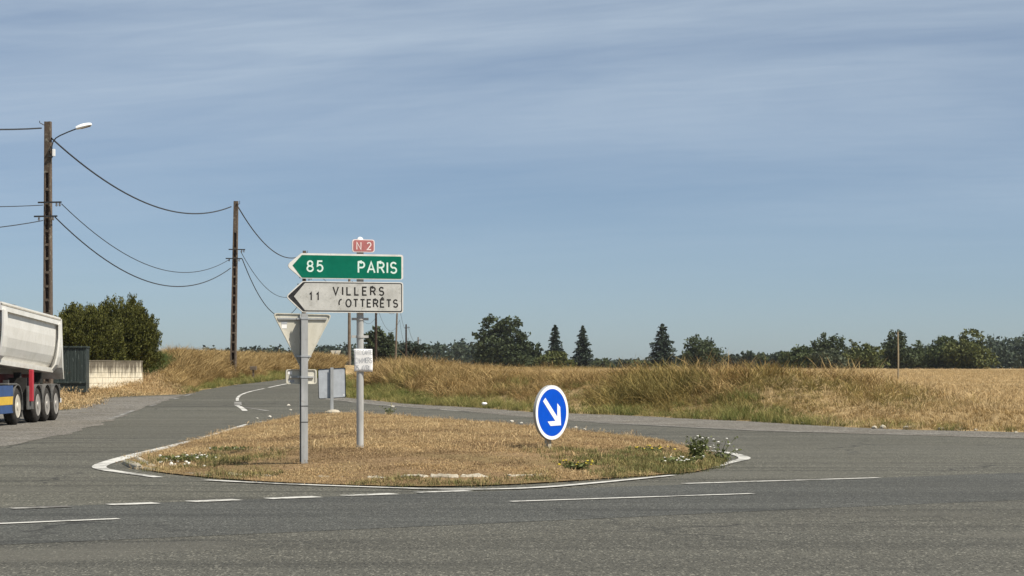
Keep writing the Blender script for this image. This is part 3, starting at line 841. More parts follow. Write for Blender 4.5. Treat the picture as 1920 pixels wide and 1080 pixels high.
put('green_verge_grass', verge_green, 5, is_green, rng.uniform(.5, 1.15, is_green.sum()) * (.6 + .6 * nz[is_green]), 'green grass along the left edge of the side road')
k = mown & (sd < 12)
put('mown_dry_grass', lawn_dry, 6, k, rng.uniform(2.4, 4.6, k.sum()), 'short dry grass in front of the block wall')
k = mown & (sd < 9) & (u > .5) & (nz > .46)
put('mown_green_grass', lawn_green, 4, k, rng.uniform(.8, 1.5, k.sum()), 'patches of green weeds at the foot of the block wall')
# maize strip behind the wall
maize = mkcoll('maize', 3, 40, .5, .9, 1.35, .035, .8, M['maize'])
N = 240
y = rng.uniform(108, 114, N); x = rng.uniform(XP(255, 111), XP(300, 111), N)
put('maize_plants', maize, 3, np.ones(N, bool), rng.uniform(.55, .85, N), 'green maize leaves showing beyond the end of the block wall')

# ------------------------------------------------------------------ foliage for trees
def leaf_mesh(name, pts, size, mat, up=.35, long=1.6, dirs=None):
    """one small bent leaf-clump face per point"""
    n = len(pts); pts = np.asarray(pts)
    d = rng.normal(size=(n, 3)) if dirs is None else dirs + rng.normal(size=(n, 3)) * .45
    d /= np.linalg.norm(d, axis=1)[:, None]
    s = rng.normal(size=(n, 3)); s -= (s * d).sum(1)[:, None] * d; s /= np.linalg.norm(s, axis=1)[:, None]
    sz = (size * rng.uniform(.55, 1.35, n))[:, None]
    nrm = np.cross(d, s)
    a = pts - d * sz * long * .5; b = pts + s * sz * .5 + nrm * sz * .12; c = pts + d * sz * long * .5; e = pts - s * sz * .5 + nrm * sz * .12
    V = np.stack([a, b, c, e], 1).reshape(-1, 3)
    i = np.arange(n) * 4
    F = np.stack([np.stack([i, i + 1, i + 2], 1), np.stack([i, i + 2, i + 3], 1)], 1).reshape(-1, 3)
    me = np_mesh(name, V, F, np.full(len(F), 3))
    at = me.attributes.new('rnd', 'FLOAT', 'POINT'); at.data.foreach_set('value', np.repeat(rng.random(n), 4).astype(np.float32))
    me.materials.append(mat)
    return me
def crown_points(lobes, n, shell=.55, clump=.16):
    """points gathered in small clumps near the surface of a set of lobes (cx,cy,cz,rx,ry,rz)"""
    vol = np.array([l[3] * l[5] for l in lobes]); vol = vol / vol.sum()
    out = []
    for l, v in zip(lobes, vol):
        m = max(8, int(n * v)); nc = max(6, m // 16)
        d = rng.normal(size=(nc, 3)); d /= np.linalg.norm(d, axis=1)[:, None]
        r = shell + (1.06 - shell) * rng.random(nc) ** .6
        r *= 1 + .18 * np.sin(d[:, 0] * 5 + l[0]) * np.cos(d[:, 2] * 6 + l[2])
        cc = d * r[:, None]
        pick = rng.integers(0, nc, m)
        q = cc[pick] + rng.normal(size=(m, 3)) * clump
        out.append(q * np.array(l[3:6]) + np.array(l[0:3]))
    return np.concatenate(out)
def tree(name, px0, px1, ptop, D, mat, label, lobes=None, n=2600, leaf=.36, group=None, base_py=None, trunk=True, cat='tree'):
    """broadleaf tree whose crown spans px0..px1 and reaches ptop at distance D"""
    cx = XP((px0 + px1) / 2, D); w = XP(px1, D) - XP(px0, D)
    z0 = gz(cx, D); zt = ZP(ptop, D); H = zt - z0
    root = empty(name, (cx, D, z0)); tag(root, label, cat, group)
    if lobes is None:
        lobes = []
        for i in range(7):
            lobes.append((random.uniform(-.28, .28), random.uniform(-.25, .25), random.uniform(.28, .72), random.uniform(.25, .36), random.uniform(.25, .36), random.uniform(.18, .28)))
        lobes.append((random.uniform(-.1, .1), 0, .76, .24, .24, .22)); lobes.append((-.27, 0, .25, .30, .28, .26)); lobes.append((.27, 0, .25, .30, .28, .26)); lobes.append((0, 0, .18, .34, .3, .20))
    LB_ = [(l[0] * w, l[1] * w, l[2] * H, l[3] * w, l[4] * w, l[5] * H) for l in lobes]
    pts = crown_points(LB_, int(n * 1.6))
    pts[:, 2] = np.clip(pts[:, 2], .1, H * 1.01)
    mb = MB(); tr = max(.12, H * .022)
    mb.tube([(0, 0, -.3), (tr * .4, 0, H * .22), (0, tr * .3, H * .5), (tr * .3, 0, H * .8)], [tr * 1.4, tr, tr * .7, tr * .2], 8)
    for l in LB_[:7]:
        mb.tube([(0, 0, H * .25), (l[0] * .5, l[1] * .5, H * .25 + (l[2] - H * .25) * .6), (l[0], l[1], l[2] + l[5] * .4)], [tr * .5, tr * .3, tr * .08], 5)
    mb.build('trunk', M['bark_far'], root, True)
    me = leaf_mesh('crown', pts, leaf, M[mat]); link_mesh('crown', me, None, root)
    return root
def conifer(name, px0, px1, ptop, D, label, narrow=False, group=None, skirt=.06):
    cx = XP((px0 + px1) / 2, D); w = XP(px1, D) - XP(px0, D); z0 = gz(cx, D); H = ZP(ptop, D) - z0
    root = empty(name, (cx, D, z0)); tag(root, label, 'tree', group)
    mb = MB(); mb.tube([(0, 0, -.3), (.05, 0, H * .5), (0, 0, H)], [H * .022, H * .013, .02], 7); 
    P, Dd = [], []
    nl = 20
    for i in range(nl):
        t = i / (nl - 1); z = H * (skirt + (1 - skirt - .02) * t)
        prof = (1 - t) ** (.60 if narrow else .80) * (.85 if narrow and t < .12 else 1.0) + .05
        rad = w * .60 * prof * random.uniform(.78, 1.15)
        nb = 9 + int(6 * (1 - t))
        for b in range(nb):
            a = random.uniform(0, 2 * math.pi); r = rad * random.uniform(.65, 1.12)
            droop = .16 if narrow else .26
            tipz = z - r * droop + H * .02
            mb.tube([(0, 0, z + .1), (r * .55 * math.cos(a), r * .55 * math.sin(a), z - r * droop * .35), (r * math.cos(a), r * math.sin(a), tipz)], [.05, .035, .01], 3, False)
            m = max(6, int(r * 9))
            for q in range(m):
                s_ = (q + random.random()) / m; wd = .16 * r * (1 - s_ * .7) + .1
                ca_, sa_ = math.cos(a), math.sin(a); o = random.gauss(0, wd)
                P.append((r * s_ * ca_ - o * sa_, r * s_ * sa_ + o * ca_, z - r * droop * s_ * s_ + random.gauss(0, .10) - abs(o) * .25))
                Dd.append((ca_ * .7 - sa_ * .6 * (1 if o > 0 else -1), sa_ * .7 + ca_ * .6 * (1 if o > 0 else -1), -.25))
    mb.build('trunk', M['bark_far'], root, True)
    me = leaf_mesh('crown', np.array(P), .30, M['leaf_conifer'], dirs=np.array(Dd), long=1.9); link_mesh('crown', me, None, root)
    return root

TD = 430.0
tree('oak_tree', 886, 988, 590, TD, 'leaf_oak', 'tallest dark broadleaf tree beyond the field, with forked crown', n=5200, leaf=.38, lobes=[
    (-.14, 0, .84, .18, .2, .13), (.20, .05, .82, .20, .2, .14), (-.30, 0, .62, .20, .2, .10), (.26, 0, .58, .22, .2, .16), (-.02, .1, .62, .20, .2, .18), (-.16, -.1, .42, .26, .25, .18),
    (.14, 0, .36, .30, .26, .20), (.36, 0, .42, .14, .16, .08), (-.10, 0, .20, .36, .3, .20), (.22, 0, .18, .30, .3, .18), (-.42, 0, .60, .07, .1, .05)])
tree('broadleaf_tree', 966, 1020, 636, TD + 6, 'leaf_oak', 'small dark tree leaning against the right side of the tallest tree', n=1900, lobes=[
    (-.1, 0, .7, .26, .3, .26), (.22, 0, .62, .2, .2, .2), (-.2, 0, .35, .35, .3, .28), (.2, 0, .3, .32, .3, .26)])
conifer('fir_tree', 1016, 1066, 609, TD + 8, 'spreading conifer rising behind a light green round bush')
tree('round_bush', 1000, 1073, 660, TD - 6, 'leaf_yellow', 'light green round bush at the foot of a spreading conifer', n=1900, leaf=.36, cat='bush', lobes=[
    (0, 0, .55, .36, .3, .42), (-.3, 0, .32, .22, .2, .32), (.3, 0, .3, .22, .2, .3), (.1, 0, .7, .22, .2, .28)])
conifer('fir_tree', 1074, 1112, 611, TD + 2, 'narrow dark conifer standing alone in the middle of the horizon', narrow=True)
conifer('fir_tree', 1214, 1270, 607, TD + 4, 'thick dark conifer beside a broad bushy tree', narrow=True)
tree('broadleaf_tree', 1276, 1358, 629, TD, 'leaf_oak', 'dark bushy tree with ragged top right of the thick conifer', n=3000)
for (a, b, tp, mt, dd, lb) in [
    (1030, 1080, 673, 'leaf_wood', 260, 'low bluish hedge tree behind the narrow conifer, on its left'),
    (1108, 1150, 672, 'leaf_mid', 240, 'small far tree just right of the narrow conifer'),
    (1140, 1190, 674, 'leaf_wood', 250, 'low far tree halfway between the two narrow conifers'),
    (1180, 1222, 675, 'leaf_mid', 245, 'low far tree at the left foot of the thick conifer'),
    (1350, 1392, 664, 'leaf_wood', 200, 'low hedge tree just right of the ragged bushy tree'),
    (1385, 1425, 658, 'leaf_wood', 190, 'small pointed hedge tree, second right of the ragged bushy tree'),
    (1415, 1452, 660, 'leaf_mid', 180, 'small rounded hedge tree, third right of the ragged bushy tree'),
    (1445, 1482, 658, 'leaf_wood', 170, 'hedge tree touching the left side of the greyish bush')]:
    tree('hedge_tree', a, b, tp, TD + dd, mt, lb, n=1100, leaf=.5, group='low trees on the horizon')
tree('broadleaf_tree', 1466, 1534, 646, TD - 10, 'leaf_mid', 'greyish green rounded bush with reddish twigs at the field edge', n=2200)
tree('broadleaf_tree', 1522, 1584, 625, TD + 15, 'leaf_oak', 'upright dark tree behind a pale willow on the right', n=2600)
tree('willow_tree', 1530, 1590, 654, TD - 16, 'leaf_pale', 'pale grey-green willow in front of the upright dark tree', n=1900, leaf=.34)
tree('broadleaf_tree', 1572, 1612, 637, TD + 30, 'leaf_pale', 'sparse pale tree with thin top right of the upright dark tree', n=1100, leaf=.36)
tree('broadleaf_tree', 1584, 1656, 642, TD - 4, 'leaf_yellow', 'light green wide tree left of the wooden stake', n=2600)
tree('broadleaf_tree', 1650, 1712, 619, TD + 12, 'leaf_oak', 'dark tree with a pointed top right behind the wooden stake', n=3000)
tree('broadleaf_tree', 1700, 1748, 640, TD + 20, 'leaf_mid', 'dark green tree between the stake and the broad round tree', n=1900)
tree('broadleaf_tree', 1732, 1808, 628, TD - 2, 'leaf_mid', 'left half of the broad pair of round trees on the right', n=3200)
tree('broadleaf_tree', 1776, 1864, 618, TD - 8, 'leaf_yellow', 'broadest rounded green tree near the right edge', n=4200)
tree('broadleaf_tree', 682, 742, 612, 330, 'leaf_oak', 'dark rounded tree directly behind the mast of the direction signs', n=2800, leaf=.36)
tree('broadleaf_tree', 736, 800, 640, 345, 'leaf_wood', 'wide low tree between the far utility poles', n=2000, leaf=.4)

def far_wood(name, tops, D, depth, label, n, mat='leaf_wood', leaf=1.0):
    """a far wood that reads as one mass: crowns packed over a strip"""
    P = []
    tx = np.array([t[0] for t in tops], float); ty = np.array([t[1] for t in tops], float)
    nc = int((tx[-1] - tx[0]) / 7)
    for i in range(nc * 3):
        px = random.uniform(tx[0], tx[-1]); d = D + depth * random.random()
        top = ZP(float(np.interp(px, tx, ty)) + random.uniform(-3.0, 5), d); z0 = 1.0; H = top - z0
        w = random.uniform(2.4, 4.6); cx = XP(px, d)
        P.append(crown_points([(cx, d, z0 + H * .62, w, w, H * .38), (cx + random.uniform(-1, 1), d, z0 + H * .28, w * 1.1, w, H * .3)], n // (nc * 3), .5, .2))
    P = np.concatenate(P); P[:, 2] = np.clip(P[:, 2], .8, None)
    me = leaf_mesh(name, P, leaf, M[mat]); o = link_mesh(name, me, None); tag(o, label, 'wood', kind='stuff'); return o
far_wood('distant_wood', [(-200, 664), (270, 664), (330, 661), (450, 656), (560, 653), (620, 650), (700, 646), (800, 644), (900, 642), (960, 650), (1010, 664)], 760, 60, 'long dark wood along the horizon behind the signs', 42000)
far_wood('distant_wood', [(980, 676), (1100, 678), (1250, 672), (1400, 668), (1520, 662), (1720, 662)], 900, 60, 'thin far line of trees behind the conifers', 24000)
far_wood('distant_wood', [(1700, 652), (1800, 640), (1850, 638), (1890, 634), (1930, 634), (2300, 632)], 640, 50, 'dark wood at the right edge behind the round trees', 20000, leaf=.8)

# ------------------------------------------------------------------ bush behind the wall
def hedge_bush(name, px0, px1, ptop, D, label, n, seed):
    cx = XP((px0 + px1) / 2, D); w = XP(px1, D) - XP(px0, D); z0 = gz(cx, D); H = ZP(ptop, D) - z0
    root = empty(name, (cx, D, z0)); tag(root, label, 'bush')
    rs = random.Random(seed)
    mb = MB(); P, Dd = [], []
    nst = 420
    for i in range(nst):
        a = rs.uniform(0, 2 * math.pi); el = rs.uniform(.0, 1.0) ** .8
        ca_, sa_ = math.cos(a), math.sin(a)
        # end of the shoot on a lumpy dome
        rr = max(0, 1 - (el * .98) ** 2.9) ** .5 * (1 + .14 * math.sin(3 * a + seed) + .1 * rs.uniform(-1, 1))
        ex, ey, ez = ca_ * rr * w * .52, sa_ * rr * w * .42, H * (.16 + el * .84) * (1 + rs.uniform(-.10, .10))
        sx, sy, sz = ex * .22, ey * .22, H * .05
        mx_, my_, mz_ = ex * .72, ey * .72, sz + (ez - sz) * .55
        mb.tube([(sx, sy, sz), (mx_, my_, mz_), (ex, ey, ez)], [.025, .014, .004], 4, False)
        m = n // nst
        for q in range(m):
            t = .30 + .72 * (rs.random() ** .75)
            bx = (1 - t) ** 2 * sx + 2 * t * (1 - t) * mx_ + t * t * ex; by = (1 - t) ** 2 * sy + 2 * t * (1 - t) * my_ + t * t * ey; bz = (1 - t) ** 2 * sz + 2 * t * (1 - t) * mz_ + t * t * ez
            sp = .15 * (1.15 - t * .8)
            P.append((bx + rs.gauss(0, sp), by + rs.gauss(0, sp), max(.05, bz + rs.gauss(0, sp))))
            L = math.sqrt(ex * ex + ey * ey + ez * ez) + 1e-6
            Dd.append((ex / L * .8, ey / L * .8, ez / L * .8 + .35))
    mb.build('branches', M['bark'], root)
    me = leaf_mesh('foliage', np.array(P), .050, M['leaf_bush'], dirs=np.array(Dd), long=2.3); link_mesh('foliage', me, None, root)
    return root
hedge_bush('garden_bush', 152, 294, 566, 106, 'large round olive green bush behind the end of the block wall', 95000, 3)
hedge_bush('garden_bush', 88, 222, 578, 104, 'lower olive green bush between the utility pole and the large round bush', 72000, 8)

# ------------------------------------------------------------------ block wall
wa = Vector((XP(161, 98), 98.0)); wb = Vector((XP(268, 103), 103.0))
zl, zr = ZP(729, 98), ZP(714, 103); ztop = ZP(678, 98)
wl_len = (wb - wa).length; wyaw = math.atan2((wb - wa).y, (wb - wa).x)
wall = empty('block_wall', (wa.x, wa.y, zl), wyaw); tag(wall, 'low cream concrete block wall with black stains below the bushes', 'wall')
mb = MB(); mb.box(.01, wl_len - .01, .022, .16, -.3, ztop - zl - .02); mb.build('mortar_core', M['render_wall'], wall)
bl_me = {}
courses = 5; ch = (ztop - zl) / courses
for r_ in range(courses):
    off = 0 if r_ % 2 else -.25
    xx = off
    while xx < wl_len:
        a = max(0, xx) + .006; b = min(wl_len, xx + .5) - .006
        if b - a > .06:
            key = round(b - a, 2)
            if key not in bl_me:
                m_ = MB().box(0, b - a, 0, .15, .007, ch - .007, .006)
                o = m_.build('block', M['block_cream'], wall); bl_me[key] = o.data
            else:
                o = link_mesh('block', bl_me[key], None, wall)
            o.location = (a, random.uniform(-.006, .006), r_ * ch)
        xx += .5
mb = MB()
for i in range(6):
    a = wl_len / 6 * i; mb.box(a + .004, a + wl_len / 6 - .004, -.012, .17, ztop - zl + .002, ztop - zl + .05 + random.uniform(0, .02), .008)
mb.build('coping', M['block_pale'], wall)

# ------------------------------------------------------------------ green steel skip
gx0, gx1 = XP(60, 95), XP(160, 95); z0 = gz((gx0 + gx1) / 2, 95) + .0
skz = ZP(737, 95)
sk = empty('steel_skip', (gx0, 95, skz), R(6)); tag(sk, 'dark green rusty steel container between the truck and the block wall', 'container')
wd = gx1 - gx0; ht_ = ZP(652, 95) - skz
mb = MB()
nrib = 16
for i in range(nrib):
    a = wd / nrib * i; b = a + wd / nrib
    mb.add([(a, 0, .5), (a + .03, -.012, .5), (b - .03, -.012, .5), (b, 0, .5), (a, 0, ht_), (a + .03, -.012, ht_), (b - .03, -.012, ht_), (b, 0, ht_)], [(0, 1, 5, 4), (1, 2, 6, 5), (2, 3, 7, 6)])
mb.box(0, wd, .004, 1.6, .02, ht_ - .01)
mb.build('side_panel', M['green_steel'], sk)
MB().box(-.03, wd + .03, -.07, 1.64, ht_, ht_ + .07, .01).build('top_rail', M['green_steel'], sk)
MB().box(-.02, wd + .02, -.08, .002, .42, .5, .01).build('bottom_rail', M['green_steel'], sk)
mb = MB(); mb.prism([(0, .41), (wd, .41), (wd - .12, .05), (.12, .05)], -.02, .002); mb.build('skirt_panel', M['green_steel'], sk)
for xx in (.25, wd * .5, wd - .25):
    MB().box(xx - .06, xx + .06, .0, 1.5, -.45, .02).build('runner', M['chassis'], sk)

# ------------------------------------------------------------------ utility poles
def pole_proto(H, name='utility_pole'):
    """concrete pole: two flanges, recessed web and ladder-like bridges"""
    root = empty(name)
    w0, w1 = .34, .24; d0, d1 = .26, .17
    def at(t, sx, sy): return (sx * (w0 + (w1 - w0) * t) / 2, sy * (d0 + (d1 - d0) * t) / 2, t * (H + .5) - .5)
    for sx in (-1, 1):
        mb = MB(); vs = []
        for t in (0, 1):
            w = (w0 + (w1 - w0) * t) / 2; d = (d0 + (d1 - d0) * t) / 2; fl = .075 - .02 * t
            a, b = (sx * w, sx * (w - fl)); z = t * (H + .5) - .5
            vs += [(a, -d, z), (b, -d, z), (b, d, z), (a, d, z)]
        mb.add(vs, [(0, 1, 2, 3), (4, 5, 6, 7), (0, 1, 5, 4), (1, 2, 6, 5), (2, 3, 7, 6), (3, 0, 4, 7)])
        mb.build('flange', M['pole_concrete'], root)
    mb = MB(); vs = []
    for t in (0, 1):
        w = (w0 + (w1 - w0) * t) / 2 - .06; d = .03; z = t * (H + .5) - .5
        vs += [(-w, -d, z), (w, -d, z), (w, d, z), (-w, d, z)]
    mb.add(vs, [(0, 1, 2, 3), (4, 5, 6, 7), (0, 1, 5, 4), (1, 2, 6, 5), (2, 3, 7, 6), (3, 0, 4, 7)]); mb.build('web', M['pole_dark'], root)
    n = int((H * .80) / .53)
    for i in range(n):
        z = .3 + i * .53; t = (z + .5) / (H + .5); w = (w0 + (w1 - w0) * t) / 2 - .055; d = (d0 + (d1 - d0) * t) / 2 - .01
        MB().box(-w, w, -d, d, z, z + .10).build('step', M['pole_concrete'], root)
    z = H * .82; t = (z + .5) / (H + .5); w = (w0 + (w1 - w0) * t) / 2 - .05; d = (d0 + (d1 - d0) * t) / 2 - .006
    MB().box(-w, w, -d, d, z, H - .005).build('solid_head', M['pole_concrete'], root)
    return root
def crossarm(root, z, x0, x1, ins, y=-.16):
    o = MB().box(x0, x1, y - .02, y + .02, z - .03, z + .03).build('crossarm', M['dark_iron'], root)
    for xx in ins:
        m = MB(); m.lathe([(.02, -.16), (.045, -.13), (.03, -.09), (.045, -.06), (.015, -.03)], 'z', (xx, y, z), 10); m.build('insulator', M['insulator'], o)
POLES = [  # px, D, top row, label
    (90, 84, 228, 'thick brown concrete utility pole behind the truck, carrying the street lamp'),
    (437, 124, 377, 'brown concrete utility pole standing in the dry grass of the left bank'),
    (569, 164, 470, 'utility pole mostly hidden behind the direction and give-way signs'),
]
pole_objs = []
for i, (px, D, tp, lb) in enumerate(POLES):
    x_ = XP(px, D); z_ = gz(x_, D); H = ZP(tp, D) - z_
    r_ = pole_proto(H); r_.location = (x_, D, z_); r_.rotation_euler = (0, R((0, 1.0, .5)[i]), R(-12 + 4 * i))
    tag(r_, lb, 'utility pole', 'utility poles along the side road')
    pole_objs.append((x_, D, z_, H, r_))
    zz1, zz2 = ZP((380, 468, 521)[i], D) - z_, ZP((406, 485, 533)[i], D) - z_
    k_ = (.38, .42, .42)[i]
    crossarm(r_, zz1, -.34, .62, (.42, .55)); crossarm(r_, zz2, -.5, .45, (-.3, .28))
    br = MB().tube([(-.12, -.1, H - .14), (-.28, -.14, H - .05), (-.28, -.14, H + .02)] if i == 0 else [(.12, -.1, H - .2), (.25, -.14, H - .16), (.25, -.14, H + .0)], .018, 6)
    br.build('top_bracket', M['dark_iron'], r_)
# slim round poles further on
def slim_pole(px, D, tp, lean, lb, rad=.10, mat='wood_pole'):
    x_ = XP(px, D); z_ = gz(x_, D); H = ZP(tp, D) - z_
    r_ = empty('utility_pole', (x_, D, z_)); tag(r_, lb, 'utility pole', 'utility poles along the side road')
    MB().tube([(lean * -.0, 0, -.4), (lean * .5, 0, H * .5), (lean, 0, H)], [rad * 1.2, rad, rad * .8], 10).build('shaft', M[mat], r_, True)
    c = MB().box(-.25 + lean, .55 + lean, -.12, -.08, H - .55, H - .49).build('crossarm', M['dark_iron'], r_)
    MB().lathe([(.03, .0), (.05, .06), (.03, .12)], 'z', (.45 + lean, -.1, H - .49), 8).build('insulator', M['insulator'], c)
    pole_objs.append((x_ + lean, D, z_, H, r_)); return r_
slim_pole(655, 204, 521, 0, 'slim utility pole just left of the sign mast', .14)
slim_pole(705, 244, 550, 0, 'dark utility pole in front of the rounded tree, right of the sign mast', .13, 'pole_dark')
slim_pole(741, 284, 571, .28, 'slim utility pole leaning slightly right at the end of the signs', .12)
slim_pole(761.5, 324, 608, 0, 'short dark utility pole, second last of the receding row', .14, 'pole_dark')
slim_pole(784, 364, 632, 0, 'pale thin utility pole with a stub arm near the end of the row', .12)
slim_pole(798, 404, 661, 0, 'smallest and farthest utility pole of the row', .10)
# the row also continues out of frame on the left
p0 = copy_tree(pole_objs[0][4]); p0.location = (-24.0, 44.0, 0.0)
p0['label'] = 'utility pole nearest the camera, outside the left edge'
POLE0 = (-24.0, 44.0, 0.0, pole_objs[0][3])

def wire(a, b, sag, rad, label, n=28):
    a = Vector(a); b = Vector(b)
    pts = [a.lerp(b, i / n) - Vector((0, 0, 4 * sag * (i / n) * (1 - i / n))) for i in range(n + 1)]
    o = MB().tube(pts, rad, 5, False).build('overhead_cable', M['cable'], None, True)
    tag(o, label, 'cable', 'overhead cables along the utility poles'); return o
def pw(px, py, D): return (XP(px, D), D - .15, ZP(py, D))
wire((POLE0[0], 44, 10.3), pw(79, 241, 84), 1.2, .030, 'upper cable leaving the lamp pole towards the left edge')
wire((POLE0[0], 44, 7.6), pw(82, 385, 84), .9, .016, 'thin middle cable left of the lamp pole')
wire((POLE0[0], 44, 7.0), pw(82, 414, 84), 1.3, .018, 'lowest cable running left from the lamp pole')
wire(pw(98, 260, 84), pw(434, 388, 124), 1.35, .034, 'thick top cable sagging between the lamp pole and the second pole')
wire(pw(117, 383, 84), pw(432, 486, 124), 1.55, .018, 'thin middle cable sagging between the lamp pole and the second pole')
wire(pw(105, 408, 84), pw(433, 503, 124), 1.75, .026, 'lowest cable sagging between the lamp pole and the second pole')
wire(pw(444, 383, 124), pw(569, 478, 164), 1.25, .034, 'top cable from the second pole towards the green sign')
wire(pw(452, 472, 124), pw(569, 540, 164), 1.5, .018, 'thin cable from the second pole to the tip of the white arrow sign')
wire(pw(455, 486, 124), pw(569, 556, 164), 2.3, .026, 'lowest cable from the second pole to the back of the triangular sign')
prev = None
for i in range(2, len(pole_objs) - 1):
    a, b = pole_objs[i], pole_objs[i + 1]
    for k_, (dz, sg) in enumerate(((.3, 1.4), (2.0, 1.8))):
        wire((a[0] + .3, a[1] - .1, a[2] + a[3] - dz), (b[0] + .3, b[1] - .1, b[2] + b[3] - dz), sg, .022 if k_ == 0 else .018,
             ('upper' if k_ == 0 else 'lower') + ' cable in the ' + ('first', 'second', 'third', 'fourth', 'fifth', 'sixth')[i - 2] + ' span beyond the hidden pole')

# street lamp on the first pole
D = 84
lamp = empty('street_lamp', (XP(99, D), D - .14, ZP(296, D))); tag(lamp, 'white street lamp head on a curved arm at the top of the brown pole', 'street lamp')
def lp(px, py): return (XP(px, D) - XP(99, D), -.02, ZP(py, D) - ZP(296, D))
MB().tube([lp(99, 297), lp(99, 275), lp(101, 267), lp(106, 260), lp(114, 255), lp(130, 248), lp(148, 241)], .024, 8).build('arm', M['dark_iron'], lamp, True)
ang = math.atan2(lp(172, 234)[2] - lp(146, 241)[2], lp(172, 234)[0] - lp(146, 241)[0])
mb = MB(); n = 9
for i in range(n):
    t = i / (n - 1); rr = (.55 + .9 * math.sin(math.pi * min(1, .12 + t * .86)) ** .6) * .075; cx_ = t * .60
    for k in range(12):
        a = 2 * math.pi * k / 12; dz = math.sin(a) * rr * (1.15 if math.sin(a) > 0 else .55); mb.v.append((cx_, math.cos(a) * rr * 1.4, dz))
for i in range(n - 1):
    for k in range(12): mb.f.append((i * 12 + k, i * 12 + (k + 1) % 12, (i + 1) * 12 + (k + 1) % 12, (i + 1) * 12 + k))
mb.f += [tuple(range(11, -1, -1)), tuple(range((n - 1) * 12, n * 12))]
hd = mb.build('lamp_head', M['lamp_white'], lamp, True); hd.location = lp(145, 242); hd.rotation_euler = (0, -ang, 0)
gl_ = MB().box(.18, .54, -.07, .07, -.062, -.035, .01).build('lens', M['dark_glass'], hd)
MB().box(.02, .12, -.06, .06, .05, .32, .01).build('control_box', M['lamp_white'], lamp)
for zb in (.02, .26): MB().box(-.14, .03, -.05, .05, zb, zb + .04).build('bracket', M['dark_iron'], lamp)

# ------------------------------------------------------------------ stroke lettering
def arc(cx, cy, rx, ry, a0, a1, n=10): return [(cx + rx * math.cos(R(a0 + (a1 - a0) * i / n)), cy + ry * math.sin(R(a0 + (a1 - a0) * i / n))) for i in range(n + 1)]
GL = {  # width, strokes on a cap height of 1
    'P': (.60, [[(0, 0), (0, 1), (.32, 1)] + arc(.32, .74, .26, .26, 90, -90) + [(0, .48)]]),
    'A': (.70, [[(0, 0), (.35, 1), (.70, 0)], [(.13, .33), (.57, .33)]]),
    'R': (.62, [[(0, 0), (0, 1), (.34, 1)] + arc(.34, .75, .25, .25, 90, -90) + [(0, .5)], [(.32, .5), (.62, 0)]]),
    'I': (.06, [[(.03, 0), (.03, 1)]]),
    'S': (.56, [arc(.28, .745, .26, .255, 25, 250) + arc(.28, .26, .28, .26, 80, -155)]),
    'V': (.68, [[(0, 1), (.34, 0), (.68, 1)]]),
    'L': (.50, [[(0, 1), (0, 0), (.50, 0)]]),
    'E': (.52, [[(.52, 1), (0, 1), (0, 0), (.52, 0)], [(0, .52), (.44, .52)]]),
    'Ê': (.52, [[(.52, 1), (0, 1), (0, 0), (.52, 0)], [(0, .52), (.44, .52)], [(.08, 1.14), (.26, 1.30), (.44, 1.14)]]),
    'C': (.62, [arc(.34, .5, .34, .5, 50, 310, 16)]),
    'O': (.70, [arc(.35, .5, .35, .5, 0, 360, 22)]),
    'T': (.60, [[(0, 1), (.60, 1)], [(.30, 1), (.30, 0)]]),
    'N': (.62, [[(0, 0), (0, 1), (.62, 0), (.62, 1)]]),
    'D': (.64, [[(0, 0), (0, 1), (.24, 1)] + arc(.24, .5, .40, .5, 90, -90, 12) + [(0, 0)]]),
    'M': (.74, [[(0, 0), (0, 1), (.37, .3), (.74, 1), (.74, 0)]]),
    'B': (.58, [[(0, 0), (0, 1), (.30, 1)] + arc(.30, .76, .24, .24, 90, -90, 8) + [(0, .52)], [(.3, .52)] + arc(.30, .26, .28, .26, 90, -90, 8) + [(0, 0)]]),
    '1': (.26, [[(0, .76), (.22, 1), (.22, 0)]]),
    '2': (.56, [arc(.27, .72, .27, .28, 165, -20, 10) + [(0, 0), (.56, 0)]]),
    '5': (.56, [[(.52, 1), (.08, 1), (.04, .54)] + arc(.27, .32, .28, .32, 120, -150, 12)]),
    '8': (.58, [arc(.29, .75, .24, .25, 0, 360, 18), arc(.29, .26, .29, .26, 0, 360, 18)]),
}
